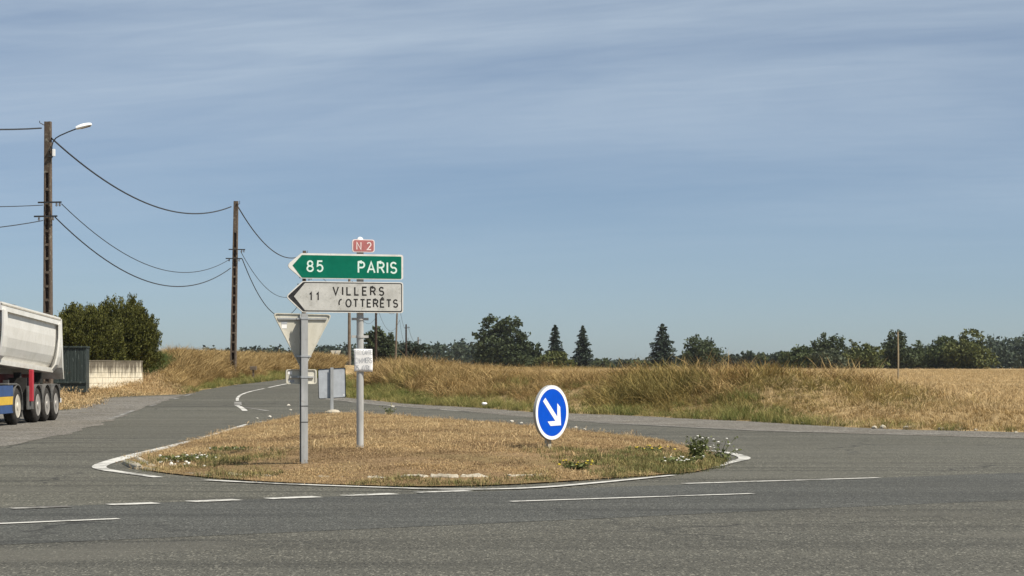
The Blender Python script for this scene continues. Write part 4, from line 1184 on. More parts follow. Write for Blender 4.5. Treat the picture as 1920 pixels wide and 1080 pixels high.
def lettering(name, text, x0, x1, z0, h, stroke, mat, parent, y=-.02, gap=None, jig=0.0, cut=None):
    """raised flat strokes filling x0..x1 in the panel plane"""
    ws = [GL[c][0] * h if c != ' ' else .5 * h for c in text]
    sx = min(1.0, (x1 - x0) / (sum(ws) * 1.28)) if len(text) > 2 else 1.0
    ws = [w * sx for w in ws]
    free = (x1 - x0) - sum(ws); g = free / max(1, len(text) - 1)
    mb = MB(); x = x0
    for ci, (c, w) in enumerate(zip(text, ws)):
        if c != ' ':
            jx, jz, js = random.uniform(-jig, jig) * h, random.uniform(-jig, jig) * h, 1 + random.uniform(-jig, jig)
            for si, stx in enumerate(GL[c][1]):
                if cut and (ci, si) in cut: a, b = cut[(ci, si)]; stx = stx[a:b]
                pts = [(x + jx + p[0] * h * sx, z0 + jz + p[1] * h * js) for p in stx]
                closed = len(pts) > 8 and math.hypot(pts[0][0] - pts[-1][0], pts[0][1] - pts[-1][1]) < 1e-4
                if closed: pts = pts[:-1] + [pts[0], pts[1]]
                Lr, Rr = ribbon2d(pts, stroke); n = len(pts); yy = y - .0004 * si
                mb.add([(p.x, yy, p.y) for p in Lr] + [(p.x, yy, p.y) for p in Rr], [(i, i + n, i + n + 1, i + 1) for i in range(n - 1)])
        x += w + g
    me = bpy.data.meshes.new(name); me.from_pydata(mb.v, [], mb.f); me.update()
    bm = bmesh.new(); bm.from_mesh(me)
    for f in bm.faces:
        f.normal_update()
        if f.normal.y > 0: f.normal_flip()
    bm.to_mesh(me); bm.free()
    return link_mesh(name, me, mat, parent)

def round_poly(pts, rad, n=5):
    out = []
    m = len(pts)
    for i, p in enumerate(pts):
        r_ = rad[i] if hasattr(rad, '__len__') else rad
        if r_ <= 0: out.append(p); continue
        a = Vector(pts[i - 1]) - Vector(p); b = Vector(pts[(i + 1) % m]) - Vector(p)
        la, lb = a.length, b.length; a.normalize(); b.normalize()
        half = math.acos(max(-1, min(1, a.dot(b)))) / 2; tl = min(r_ / math.tan(half), la * .45, lb * .45)
        s_, e_ = Vector(p) + a * tl, Vector(p) + b * tl
        for k in range(n + 1):
            t = k / n; q = s_.lerp(Vector(p), t).lerp(Vector(p).lerp(e_, t), t); out.append((q.x, q.y))
    return out

# ------------------------------------------------------------------ direction sign mast
MD = GI(678, 842)[1]
mx, mz = XP(678, MD), ZP(841.5, MD)
mz = iz(mx, MD); 
yaw = R(18)
mast = empty('direction_sign', (mx, MD, mz), yaw); tag(mast, 'green PARIS and grey VILLERS arrow signs on a round steel mast', 'road sign')
def zz(py): return ZP(py, MD) - mz
def ss(px):
    """distance along the panel for a photo column"""
    k = (px - 960) / FPX; return (k * MD - mx) / (math.cos(yaw) - k * math.sin(yaw))
KS = MD / 42.0
PR = .068 * KS
MB().lathe([(PR, -.3), (PR, zz(453))], 'z', (0, .11, 0), 24).build('mast', M['mast_steel'], mast, True)
MB().lathe([(PR, zz(453)), (PR * 1.06, zz(451.5)), (PR * .95, zz(448)), (PR * .6, zz(445)), (.01, zz(443.5))], 'z', (0, .11, 0), 20).build('mast_cap', M['lamp_white'], mast, True)
def panel(name, outline, rad, mat):
    return MB().prism(round_poly(outline, rad), -.02, .02).build(name, mat, mast)
def arrow_outline(pl, pr, ptl, ptr, pt, pb, inset=0.0, tipx=None):
    a, b, c = ss(pl) + inset * 1.5, ss(pr) - inset, ss(ptl) + inset * .4
    t_, b_ = zz(pt) - inset, zz(pb) + inset
    return [(a, (t_ + b_) / 2), (c, t_), (b, t_), (b, b_), (c, b_)]
p1 = panel('paris_panel', arrow_outline(536.5, 755.5, 565, 755, 476.5, 523.5), [.07, .05, .05, .05, .05], M['sign_white'])
MB().prism(round_poly([(ss(548), zz(499.5)), (ss(565.5), zz(480)), (ss(752), zz(480)), (ss(752), zz(522)), (ss(565.5), zz(522))], [.0, .02, .02, .02, .02]), -.023, -.0205).build('green_field', M['sign_green'], p1)
lettering('distance_lettering', '85', ss(575.5), ss(604.5), zz(510), zz(491) - zz(510), .030 * KS, M['sign_letter'], p1, -.0245)
lettering('name_lettering', 'PARIS', ss(671.5), ss(742.5), zz(511.2), zz(491.6) - zz(511.2), .031 * KS, M['sign_letter'], p1, -.0245)
p2 = panel('villers_panel', arrow_outline(535.5, 755.5, 567, 755, 528.5, 586.5), [.06, .05, .05, .05, .05], M['sign_white'])
MB().prism(round_poly([(ss(538.5), zz(557)), (ss(568), zz(530)), (ss(753.5), zz(530)), (ss(753.5), zz(584.8)), (ss(568), zz(584.8))], [.03, .03, .04, .04, .03]), -.0225, -.0205).build('black_border', M['sign_black'], p2)
MB().prism(round_poly([(ss(550.5), zz(557)), (ss(571.5), zz(532)), (ss(751.6), zz(532)), (ss(751.6), zz(582.8)), (ss(571.5), zz(582.8))], [.0, .01, .03, .03, .01]), -.0255, -.023).build('grey_field', M['sign_grey'], p2)
lettering('distance_lettering', '11', ss(580), ss(596.5), zz(563.5), zz(549.8) - zz(563.5), .027 * KS, M['sign_black_worn'], p2, -.0275)
lettering('name_lettering', 'VILLERS', ss(624), ss(718.5), zz(553.2), zz(538.6) - zz(553.2), .028 * KS, M['sign_black_worn'], p2, -.0275)
lettering('name_lettering', 'COTTERÊTS', ss(635), ss(744.5), zz(575.4), zz(561.8) - zz(575.4), .0265 * KS, M['sign_black_worn'], p2, -.0275, cut={(0, 0): (2, 11)})
p3 = panel('route_number_plate', [(ss(660), zz(449)), (ss(702), zz(449)), (ss(702), zz(473)), (ss(660), zz(473))], .05, M['sign_pink'])
MB().prism(round_poly([(ss(661.8), zz(450.5)), (ss(700.2), zz(450.5)), (ss(700.2), zz(471.6)), (ss(661.8), zz(471.6))], .04), -.0225, -.0205).build('red_field', M['sign_red_faded'], p3)
lettering('route_lettering', 'N 2', ss(668.5), ss(695), zz(468), zz(454.6) - zz(468), .021 * KS, M['sign_pink'], p3, -.0245)
for py in (484, 516, 537, 577, 461):
    mb = MB(); mb.box(-.13 if py != 461 else -.15, .13 if py != 461 else .15, .0205, .045, zz(py) - .02, zz(py) + .02); mb.build('rail', M['galvanised'], mast)
def clamp(parent, z, r_, cy=.11, w=.15):
    mb = MB(); mb.lathe([(r_ + .012, -.022), (r_ + .012, .022)], 'z', (0, cy, z), 20); mb.box(-w, w, cy - .012, cy + .012, z - .022, z + .022)
    mb.build('clamp', M['mast_steel'], parent)
for py in (598, 631): clamp(mast, zz(py), PR)

# handwritten notice
nt = empty('paper_notice', (mx, MD, mz), R(4)); tag(nt, 'white handwritten BROCANTE notice fixed to the round sign mast', 'notice')
def s2(px): return XP(px, MD) - mx
def zn(py): return ZP(py, MD) - mz
NY = .11 - PR - .016
mb = MB(); nxs, nzs = 8, 8; vs = []
for j in range(nzs + 1):
    for i in range(nxs + 1):
        u_, v_ = i / nxs, j / nzs; vs.append((s2(664) + (s2(698.5) - s2(664)) * u_ + .004 * math.sin(v_ * 5), NY + .0012 * math.sin(u_ * 6) * math.sin(v_ * 4), zn(696.5) + (zn(654) - zn(696.5)) * v_ - .006 * u_))
mb.add(vs, [(j * 9 + i, j * 9 + i + 1, j * 9 + i + 10, j * 9 + i + 9) for j in range(nzs) for i in range(nxs)])
sheet_o = mb.build('sheet', M['paper'], nt, True)
md = sheet_o.modifiers.new('thickness', 'SOLIDIFY'); md.thickness = .0015; md.offset = 0
lettering('notice_lettering', 'BRO', s2(665.5), s2(678), zn(664.8), .085 * KS, .009 * .8 * KS, M['ink_faint'], nt, NY - .0035, jig=.06)
lettering('notice_lettering', 'CANTE', s2(679.5), s2(697), zn(664.8), .085 * KS, .010 * .8 * KS, M['marker_faded'], nt, NY - .0035, jig=.06)
lettering('notice_lettering', 'DO', s2(666), s2(673.5), zn(680.3), .095 * KS, .009 * .8 * KS, M['ink_faint'], nt, NY - .0035, jig=.06)
lettering('notice_lettering', 'MMIERS', s2(674.8), s2(696.8), zn(680.5), .095 * KS, .012 * .8 * KS, M['marker_faded'], nt, NY - .0035, jig=.06)
lettering('notice_lettering', '25 AVRIL', s2(665.8), s2(695), zn(694.6), .092 * KS, .013 * .8 * KS, M['marker_faded'], nt, NY - .0035, jig=.05)

# ------------------------------------------------------------------ give-way sign seen from behind
def c_post(parent, h, w=.115, d=.075, z0=-.3, mat='galvanised_dull'):
    m_ = MB(); k_ = .006
    m_.box(-w / 2, w / 2, -d, -d + k_, z0, h); m_.box(-w / 2, w / 2, -k_, 0, z0, h); m_.box(w / 2 - k_, w / 2, -d + k_, -k_, z0, h)
    m_.box(-w / 2, -w / 2 + k_, -d + k_, -d + .03, z0, h); m_.box(-w / 2, -w / 2 + k_, -.03, -k_, z0, h)
    o = m_.build('post', M[mat], parent)
    return o
GD = GI(568, 868)[1]
gxp = XP(568, GD); gzp = iz(gxp, GD)
gw = empty('give_way_sign', (gxp, GD, gzp), R(16)); tag(gw, 'back of a triangular give-way sign on a square galvanised post', 'road sign')
def zg(py): return ZP(py, GD) - gzp
def sg(px): return XP(px, GD) - gxp
post = c_post(gw, zg(588), .105, .15)
for py in (761, 791): MB().box(-.0545, .0545, -.153, -.002, zg(py) - .006, zg(py) + .006).build('joint_band', M['dark_iron'], post)
def plate(name, outline, rad, mat, parent, y0=.025, y1=.05, rim=True):
    o = MB().prism(round_poly(outline, rad), y0, y1).build(name, mat, parent)
    if rim:
        op = round_poly(outline, rad); n = len(op); c = Vector((sum(p[0] for p in op) / n, sum(p[1] for p in op) / n))
        ip = [tuple(c + (Vector(p) - c) * (1 - .022 / max(.1, (Vector(p) - c).length))) for p in op]
        mb = MB(); vs = [(p[0], y0 - .018, p[1]) for p in op] + [(p[0], y0 - .018, p[1]) for p in ip] + [(p[0], y1 + .002, p[1]) for p in op] + [(p[0], y0 - .0005, p[1]) for p in ip]
        fs = [(i, (i + 1) % n, n + (i + 1) % n, n + i) for i in range(n)] + [(i, (i + 1) % n, 2 * n + (i + 1) % n, 2 * n + i) for i in range(n)] + [(n + i, n + (i + 1) % n, 3 * n + (i + 1) % n, 3 * n + i) for i in range(n)]
        mb.add(vs, fs); mb.build('rim', M['black_rubber'] if rim == 'dark' else mat, o)
    return o
tri = plate('triangle_plate', [(sg(511), zg(587)), (sg(624), zg(589)), (sg(568), zg(697))], .045, M['sign_back'], gw)
MB().box(sg(520), sg(613.5), -.001, .024, zg(597.5) - .014, zg(597.5) + .014).build('rail', M['galvanised_dull'], tri)
MB().box(sg(552), sg(584), -.001, .024, zg(668) - .014, zg(668) + .014).build('rail', M['galvanised_dull'], tri)
MB().box(sg(528), sg(538), .021, .0245, zg(616), zg(608.5)).build('sticker', M['paper'], tri)
MB().box(sg(527.5), sg(538.5), .0215, .0245, zg(607.5), zg(603)).build('printed_label', M['marker_faded'], tri)
pl = plate('lower_plate', [(sg(536), zg(692.5)), (sg(594.5), zg(692.5)), (sg(594.5), zg(720)), (sg(536), zg(720))], .04, M['sign_back'], gw)
MB().box(sg(543), sg(588.5), -.001, .024, zg(707) - .013, zg(707) + .013).build('rail', M['galvanised_dull'], pl)
MB().box(sg(540), sg(548), .021, .0245, zg(702), zg(696)).build('sticker', M['paper'], pl)
MB().box(sg(541), sg(552), .0215, .0245, zg(717), zg(712)).build('printed_label', M['marker_faded'], pl)
for py in (597.5, 668, 707):
    mb = MB(); mb.box(-.058, .058, -.157, .022, zg(py) - .014, zg(py) + .014); mb.box(-.1, .1, -.012, .012, zg(py) - .014, zg(py) + .014); mb.build('clamp', M['galvanised'], gw)

# ------------------------------------------------------------------ grey square sign seen from behind
SD = 78.0
sx_ = XP(622, SD); sz_ = ZP(771, SD)
sq = empty('square_sign', (sx_, SD, sz_), R(12)); tag(sq, 'blue-grey back of a square sign on a short post behind the island', 'road sign')
def zs(py): return ZP(py, SD) - sz_
def sq_(px): return XP(px, SD) - sx_
c_post(sq, zs(689), .11, .08, -.1)
plate('square_plate', [(sq_(596), zs(692)), (sq_(648), zs(689)), (sq_(649), zs(745)), (sq_(597.5), zs(748))], .06, M['sign_back_blue'], sq, .02, .05, 'dark')
MB().box(sq_(644), sq_(646), .012, .018, zs(742), zs(739.5)).build('sticker', M['paper'], sq)
bm_ = MB(); bm_.lathe([(.27, -.2), (.26, .02), (.18, .08), (.08, .10)], 'z', (.05, 0, -.04), 14); bm_.build('concrete_foot', M['concrete'], sq)

# ------------------------------------------------------------------ blue keep-right disc
BD = GI(1033.5, 843)[1]
print('sign distances', MD, GD, BD)
bx_ = XP(1033.5, BD); bz_ = iz(bx_, BD)
by_ = R(52)
bd = empty('keep_right_sign', (bx_, BD, bz_), by_); tag(bd, 'round blue sign with white diagonal arrow on a short wooden post', 'road sign')
zc = ZP(773.5, BD) - bz_; rad = (ZP(722.5, BD) - ZP(825.5, BD)) / 2
MB().lathe([(rad, -.02), (rad, .03)], 'y', (0, 0, zc), 48).build('disc', M['galvanised_dull'], bd, True)
def ring(r0, r1, y): 
    mb = MB(); n = 56; vs = []
    for r_ in (r0, r1):
        vs += [(r_ * math.cos(2 * math.pi * k / n), y, zc + r_ * math.sin(2 * math.pi * k / n)) for k in range(n)]
    return mb.add(vs, [(k, (k + 1) % n, n + (k + 1) % n, n + k) for k in range(n)])
ring(rad * .862, rad * .99, -.023).build('white_rim', M['white_film'], bd)
n = 56
MB().add([(rad * .862 * math.cos(2 * math.pi * k / n), -.0225, zc + rad * .862 * math.sin(2 * math.pi * k / n)) for k in range(n)], [tuple(range(n))]).build('blue_face', M['blue_sign'], bd)
# arrow from upper left to lower right
q = rad / 51.5
def ap(px, py): return ((px - 1034.8) / 30.6 * rad, (773.5 - py) / 51.5 * rad)
arrow = [ap(1022, 745.5), ap(1044, 781.5), ap(1044, 756), ap(1049.5, 763.5), ap(1051, 797.8), ap(1031.5, 798.5), ap(1026, 790), ap(1040.5, 789.5), ap(1017.7, 752)]
MB().add([(p[0], -.0250, zc + p[1]) for p in arrow], [tuple(range(len(arrow)))]).build('arrow', M['white_film'], bd)
MB().box(-.045, .045, .032, .11, -.3, zc + rad * .4).build('post', M['grey_post'], bd)
for dz in (-.25, .25): MB().box(-.2, .2, .031, .05, zc + dz - .02, zc + dz + .02).build('rail', M['galvanised'], bd)

# ------------------------------------------------------------------ far give-way sign and small things on the bank
FD = 190.0
fx_ = XP(629.5, FD); fz_ = gz(fx_, FD)
fs_ = empty('give_way_sign', (fx_, FD, fz_)); tag(fs_, 'tiny far grey triangular sign with plate, left of the paper notice', 'road sign')
def zf_(py): return ZP(py, FD) - fz_
MB().tube([(0, 0, -.2), (0, 0, zf_(658))], .05, 8).build('post', M['galvanised_dull'], fs_)
plate('triangle_plate', [(-.48, zf_(657)), (.48, zf_(657)), (0, zf_(675))], .05, M['sign_back'], fs_, .06, .08, False)
MB().box(-.45, .45, .06, .08, zf_(681), zf_(677)).build('lower_plate', M['sign_back'], fs_)
KD = 126.0
kx = XP(475, KD); kz = gz(kx, KD)
mk = empty('marker_box', (kx, KD, kz)); tag(mk, 'small weathered box low in the grass of the left bank', 'box')
MB().box(-.05, .05, -.05, .05, -.2, ZP(688, KD) - kz - .02).build('post', M['wood_pole'], mk)
MB().box(-.19, .19, -.12, .12, ZP(694, KD) - kz, ZP(686.5, KD) - kz, .02).build('box', M['wood_pole'], mk)
# wooden stake in the field
TD_ = 110.0
tx_ = XP(1684, TD_); tz_ = gz(tx_, TD_)
st = tag(MB().tube([(tx_, TD_, tz_ - .3), (tx_ + .01, TD_, tz_ + 1.2), (tx_ - .015, TD_, ZP(622, TD_))], [.045, .04, .034], 8).build('wooden_stake', M['stake_wood'], None, True), 'thin upright wooden stake standing in the stubble field', 'stake')

# ------------------------------------------------------------------ kerb stones along the island
kerb = empty('island_kerb', (0, 0, 0)); tag(kerb, 'row of broken pale kerb stones along the front of the traffic island', 'kerb')
def kerb_stone(a, b, h, w=.14, mat='concrete'):
    a = Vector(G(*a)); b = Vector(G(*b)); L = (b - a).length; ang_ = math.atan2((b - a).y, (b - a).x)
    bm = bmesh.new(); bmesh.ops.create_cube(bm, size=1)
    bmesh.ops.subdivide_edges(bm, edges=bm.edges[:], cuts=2, use_grid_fill=True)
    for v in bm.verts:
        v.co = (v.co.x * L, v.co.y * w, (v.co.z + .5) * (h + .1) - .1)
        v.co += Vector((random.uniform(-.02, .02), random.uniform(-.02, .02), random.uniform(-.018, .018)))
    bmesh.ops.bevel(bm, geom=[e for e in bm.edges if e.calc_face_angle(0) > .8], offset=.02, segments=1, affect='EDGES')
    me = bpy.data.meshes.new('kerb_stone'); bm.to_mesh(me); bm.free()
    o = link_mesh('kerb_stone', me, M[mat], kerb); m = (a + b) / 2
    o.location = (m.x, m.y, iz(m.x, m.y) - .055); o.rotation_euler = (0, 0, ang_); return o
for a, b, h in (((236, 869), (262, 880), .10), ((258, 862), (280, 874), .07), ((262, 878), (292, 884), .07), ((280, 874), (300, 880), .06), ((352, 889.5), (378, 891.5), .05), ((385, 892.5), (424, 895), .05), ((428, 895), (470, 897.5), .07), ((474, 897), (515, 899), .07),
                ((590, 901), (640, 903), .05), ((690, 904), (728, 905), .05), ((752, 904), (800, 905), .07), ((806, 905), (858, 904.5), .07), ((864, 904), (915, 903), .07), ((955, 901), (1000, 899), .07), ((1003, 899), (1024, 898), .06), ((1140, 893), (1180, 890), .04)):
    kerb_stone(a, b, h)

# pale stones on the island's left tip and loose ones on the road
def rock(name, x, y, z, s, mat, label, group):
    bm = bmesh.new(); bmesh.ops.create_icosphere(bm, subdivisions=1, radius=1)
    for v in bm.verts: v.co *= random.uniform(.7, 1.2)
    for v in bm.verts: v.co = (v.co.x * s * 1.3, v.co.y * s, v.co.z * s * .7)
    me = bpy.data.meshes.new(name); bm.to_mesh(me); bm.free()
    o = link_mesh(name, me, M[mat]); o.location = (x, y, z + s * .4); o.rotation_euler = (0, 0, random.uniform(0, 6)); tag(o, label, 'stone', group); return o
for i in range(26):
    px, py = random.gauss(345, 26), random.gauss(868, 7.5)
    x_, y_ = G(px, min(884, max(853, py)))
    if poly_sd(ISL, np.array([x_]), np.array([y_]))[0] < -.1:
        rock('pale_stone', x_, y_, iz(x_, y_), random.uniform(.02, .045), 'petal_white', 'small pale stone among the weeds at the left tip of the island', 'pale stones at the left tip of the island')
for px, py in ((541, 761), (545, 770), (506, 783), (482, 786), (736, 764), (1096, 807), (1080, 803), (960, 792), (978, 794)):
    x_, y_ = G(px, py); rock('loose_stone', x_, y_, float(road_z(y_)) + .006, random.uniform(.04, .07), 'concrete_pale', 'loose pale stone lying on the far road behind the island', 'loose stones on the far road')
for i in range(9):
    px = (1505, 1640, 1655, 1700, 1715, 1765, 1800, 1830, 1905)[i]; py = (796, 804.5, 804, 805, 803, 807, 806.5, 808, 813)[i]
    x_, y_ = G(px, py); rock('rubble_stone', x_, y_, float(road_z(y_)) + .006, random.uniform(.04, .10), 'concrete', 'lump of pale rubble at the right edge of the gravel shoulder', 'rubble on the right shoulder')

# ------------------------------------------------------------------ weeds with flowers, litter
def flower_weed(name, px, py, h, spread, nst, nleaf, petal, label, seed, nfl=12, base=None):
    x_, y_ = G(px, py); z_ = iz(x_, y_) if base is None else base
    root = empty(name, (x_, y_, z_)); tag(root, label, 'plant'); rs = random.Random(seed)
    mb = MB(); P, Dd, tips = [], [], []
    for i in range(nst):
        a = rs.uniform(0, 6.28); r_ = spread * rs.uniform(.2, 1); hh_ = h * rs.uniform(.45, 1.0)
        e = (r_ * math.cos(a), r_ * math.sin(a), hh_); m = (e[0] * .4, e[1] * .4, hh_ * .55)
        mb.tube([(e[0] * .15, e[1] * .15, -.03), m, e], [.008, .006, .003], 4, False); tips.append(e)
        for q_ in range(nleaf // nst):
            t = rs.random() ** 1.3; b = [(1 - t) ** 2 * e[k] * .15 * (k < 2) + 2 * t * (1 - t) * m[k] + t * t * e[k] for k in range(3)]
            P.append((b[0] + rs.gauss(0, .05), b[1] + rs.gauss(0, .05), max(.01, b[2]))); Dd.append((math.cos(rs.uniform(0, 6.28)), math.sin(rs.uniform(0, 6.28)), .5))
    mb.build('stems', M['leaf_weed'], root)
    link_mesh('leaves', leaf_mesh('leaves', np.array(P), .035, M['leaf_weed'], dirs=np.array(Dd), long=2.2), None, root)
    for e in rs.sample(tips, min(nfl, len(tips))):
        mb = MB(); mb.lathe([(.006, -.012), (.03, .0), (.034, .012), (.012, .022)], 'z', (0, 0, 0), 8)
        o = mb.build('flower_head', M[petal], root); o.location = e; s_ = rs.uniform(.35, .8); o.scale = (s_, s_, s_)
    return root
flower_weed('flowering_weed', 1308, 869, .46, .28, 40, 520, 'petal_white', 'bushy green weed with white flowers at the right end of the island', 1, 10)
flower_weed('flowering_weed', 1352, 866, .42, .36, 12, 130, 'petal_white', 'sparse leaning weed with white flower heads at the right tip of the island', 2, 9)
flower_weed('flowering_weed', 1272, 878, .16, .5, 30, 600, 'petal_white', 'low patch of white flowers left of the bushy green weed', 3, 18)
flower_weed('flowering_weed', 1082, 890, .14, .45, 24, 220, 'petal_yellow', 'low patch of yellow flowers at the front edge of the island', 4, 14)
flower_weed('flowering_weed', 1222, 858, .13, .6, 30, 300, 'petal_yellow', 'thin patch of yellow flowers in the dry grass right of the blue sign', 5, 14)
flower_weed('flowering_weed', 362, 872, .11, .62, 40, 900, 'petal_white', 'dark low weed with white flowers at the left end of the island', 6, 22)
flower_weed('flowering_weed', 430, 858, .10, .6, 30, 700, 'petal_white', 'low green weed in the shadow left of the square post', 7, 5)
flower_weed('wild_weed', 1018, 826, .42, .3, 9, 70, 'petal_yellow', 'thin branching weed directly behind the blue round sign', 8, 4)
flower_weed('wild_weed', 730, 778, .38, .4, 10, 80, 'petal_yellow', 'thin dry weed at the back edge of the island beside the mast', 9, 3)

bx2, by2 = G(1370, 781)
bm = bmesh.new(); bmesh.ops.create_icosphere(bm, subdivisions=3, radius=1)
for v in bm.verts:
    d = v.co.copy(); k_ = 1 + .28 * math.sin(d.x * 5 + 1) * math.cos(d.y * 6) + .16 * math.sin(d.z * 11 + d.x * 7)
    v.co = (d.x * .26 * k_, d.y * .16 * k_, max(-.02, d.z * .085 * k_ + .05))
me = bpy.data.meshes.new('plastic_bag'); bm.to_mesh(me); bm.free()
lb_ = link_mesh('plastic_bag', me, M['plastic_bag'], smooth=True); lb_.location = (bx2, by2 - .2, float(road_z(by2)) + .05); lb_.rotation_euler = (0, 0, .3)
tag(lb_, 'crumpled white plastic bag in the grass edge right of the blue sign', 'litter')
for px, py, sz, lb in ((1333, 765, .07, 'scrap of white paper lodged in the dry grass above the plastic bag'), (908, 757, .07, 'scrap of white litter at the grass edge left of the blue sign'), (1301, 783, .06, 'pale can lying at the dark grass edge left of the plastic bag')):
    x_, y_ = G(px, min(py, 790)); y_ = y_ if py > 770 else y_ - 6
    bm = bmesh.new(); bmesh.ops.create_icosphere(bm, subdivisions=2, radius=1)
    for v in bm.verts: v.co = (v.co.x * sz * 1.5 * random.uniform(.8, 1.2), v.co.y * sz * random.uniform(.8, 1.2), v.co.z * sz * .8 * random.uniform(.7, 1.3))
    me = bpy.data.meshes.new('litter_scrap'); bm.to_mesh(me); bm.free()
    D_ = math.hypot(x_, y_); x_ = XP(px, y_)
    o = link_mesh('litter_scrap', me, M['plastic_bag']); o.location = (x_, y_, max(gz(x_, y_), ZP(py, y_))); tag(o, lb, 'litter')

# ------------------------------------------------------------------ tipper trailer and tractor
TX = -14.30          # outer face of the near side
def tyre_wheel(parent, y, rad=.535, w=.37, rim='rim_alu', x=TX, side=1, dish=.10):
    """wheel with its axle along x; side +1 faces the camera's side"""
    root = MB()
    s_ = side
    prof = [(rad * .58, -w / 2), (rad * .86, -w / 2), (rad * .97, -w / 2 + .04), (rad, -w / 2 + .07), (rad, -w * .17), (rad - .015, -w * .16), (rad - .015, -w * .12), (rad, -w * .11), (rad, w * .11), (rad - .015, w * .12), (rad - .015, w * .16), (rad, w * .17),
            (rad, w / 2 - .07), (rad * .97, w / 2 - .04), (rad * .86, w / 2), (rad * .58, w / 2)]
    ty = root.lathe(prof, 'x', (0, 0, 0), 36).build('wheel', M['tyre'], parent, True)
    ty.location = (x - s_ * w / 2, y, rad)
    face = s_ * w / 2
    prf = [(rad * .62, face + s_ * .004), (rad * .60, face + s_ * .012), (rad * .55, face - s_ * .02), (rad * .50, face - s_ * dish), (rad * .30, face - s_ * dish * .9), (rad * .24, face - s_ * .02), (rad * .20, face + s_ * .02), (.02, face + s_ * .025)]
    rm = MB().lathe(prf, 'x', (0, 0, 0), 30).build('rim', M[rim], ty, True)
    mb = MB()
    for k in range(10):
        a = 2 * math.pi * k / 10; mb.lathe([(.018, 0), (.018, s_ * .03)], 'x', (face - s_ * dish * .9, rad * .40 * math.cos(a), rad * .40 * math.sin(a)), 6)
    mb.build('wheel_nuts', M['dark_iron'], ty)
    return ty
def arch(parent, y, r0, w, x=TX, name='mudguard', a0=5, a1=175, th=.025):
    mb = MB(); n = 14; vs = []
    for i in range(n + 1):
        a = R(a0 + (a1 - a0) * i / n)
        for rr in (r0, r0 + th):
            for xx in (0, -w): vs.append((x + .015 + xx, y + rr * math.cos(a), .535 + rr * math.sin(a)))
    for i in range(n):
        b = i * 4; c = b + 4
        mb.f += [(b, b + 1, c + 1, c), (b + 2, b + 3, c + 3, c + 2), (b, b + 2, c + 2, c), (b + 1, b + 3, c + 3, c + 1)]
    mb.v = vs; mb.f += [(0, 1, 3, 2), (n * 4, n * 4 + 1, n * 4 + 3, n * 4 + 2)]
    return mb.build(name, M['mudguard'], parent)
trl = empty('tipper_trailer', (0, 0, 0)); tag(trl, 'white half-round tipper trailer with three axles parked at the left edge', 'trailer')
yF, yR = 61.3, 69.3
def tz(y, z): return z + (yR - y) * .034       # the body sits a little nose-up
def strip(name, prof, y0, y1, mat, parent, taper=0.0):
    """open facets: prof of (x offset inwards, z) extruded along the trailer, both skins"""
    mb = MB(); n = len(prof)
    vs = [(TX - a, y0, tz(y0, z)) for a, z in prof] + [(TX - a, y1, tz(y1, z)) for a, z in prof]
    return mb.add(vs, [(i, i + 1, n + i + 1, n + i) for i in range(n - 1)]).build(name, mat, parent)
W = 2.5
prof = [(.07, 3.00), (.075, 2.62), (.10, 2.30), (.155, 2.02), (.235, 1.80), (.34, 1.62)]
full = prof + [(W - a, z) for a, z in prof[::-1]]
body = strip('tub', full, yF + .1, yR - .05, M['truck_white'], trl)
for nm, yy in (('front_wall', yF + .1), ('inner_tail', yR - .06)):
    MB().add([(TX - a, yy, tz(yy, z)) for a, z in full], [tuple(range(len(full)))]).build(nm, M['truck_white'], trl)
# top rail
for s0, s1 in ((-.02, .16), (W - .16, W + .02)):
    mb = MB(); mb.add([(TX - x, y, tz(y, z)) for y in (yF, yR) for (x, z) in ((s0, 3.0), (s1, 3.0), (s1, 3.24), (s0, 3.24))],
                      [(0, 1, 2, 3), (4, 5, 6, 7), (0, 1, 5, 4), (1, 2, 6, 5), (2, 3, 7, 6), (3, 0, 4, 7)]); mb.build('top_rail', M['truck_white'], trl)
mb = MB(); mb.add([(TX - x, y, tz(y, z)) for y in (yF, yR) for (x, z) in ((-.03, 3.15), (.01, 3.15), (.01, 3.19), (-.03, 3.19))],
                  [(0, 1, 2, 3), (4, 5, 6, 7), (0, 1, 5, 4), (1, 2, 6, 5), (2, 3, 7, 6), (3, 0, 4, 7)]); mb.build('rub_strip', M['truck_dust'], trl)
# corner posts: curved front post, slanted rear post
for side in (0, 1):
    def mxx(a): return TX - (a if side == 0 else W - a)
    mb = MB(); n = len(prof); vs = []
    o_prof = [(-.02, 3.02), (-.02, 2.60), (-.005, 2.30), (.03, 2.00), (.09, 1.76), (.22, 1.58)]
    for j, (y0, y1) in enumerate(((yF + .02, yF + .62), (yR - .62, yR - .02))):
        b = len(mb.v)
        for i, (a, z) in enumerate(o_prof):
            bow = .22 * math.sin(math.pi * i / (n - 1)) * (1 if j == 0 else -.6)
            ya, yb = (y0, y1 - .15 + bow * .8) if j == 0 else (y0 + .22 + .04 * math.cos(math.pi * i / (n - 1)), y1)
            mb.v += [(mxx(a), ya, tz(ya, z)), (mxx(a), yb, tz(yb, z))]
        for i in range(n - 1): mb.f.append((b + 2 * i, b + 2 * i + 1, b + 2 * i + 3, b + 2 * i + 2))
        for i in range(n - 1):   # return edge towards the tub
            pass
    ob = mb.build('corner_post', M['truck_white'], trl); sm = ob.modifiers.new('thickness', 'SOLIDIFY'); sm.thickness = .05; sm.offset = -1
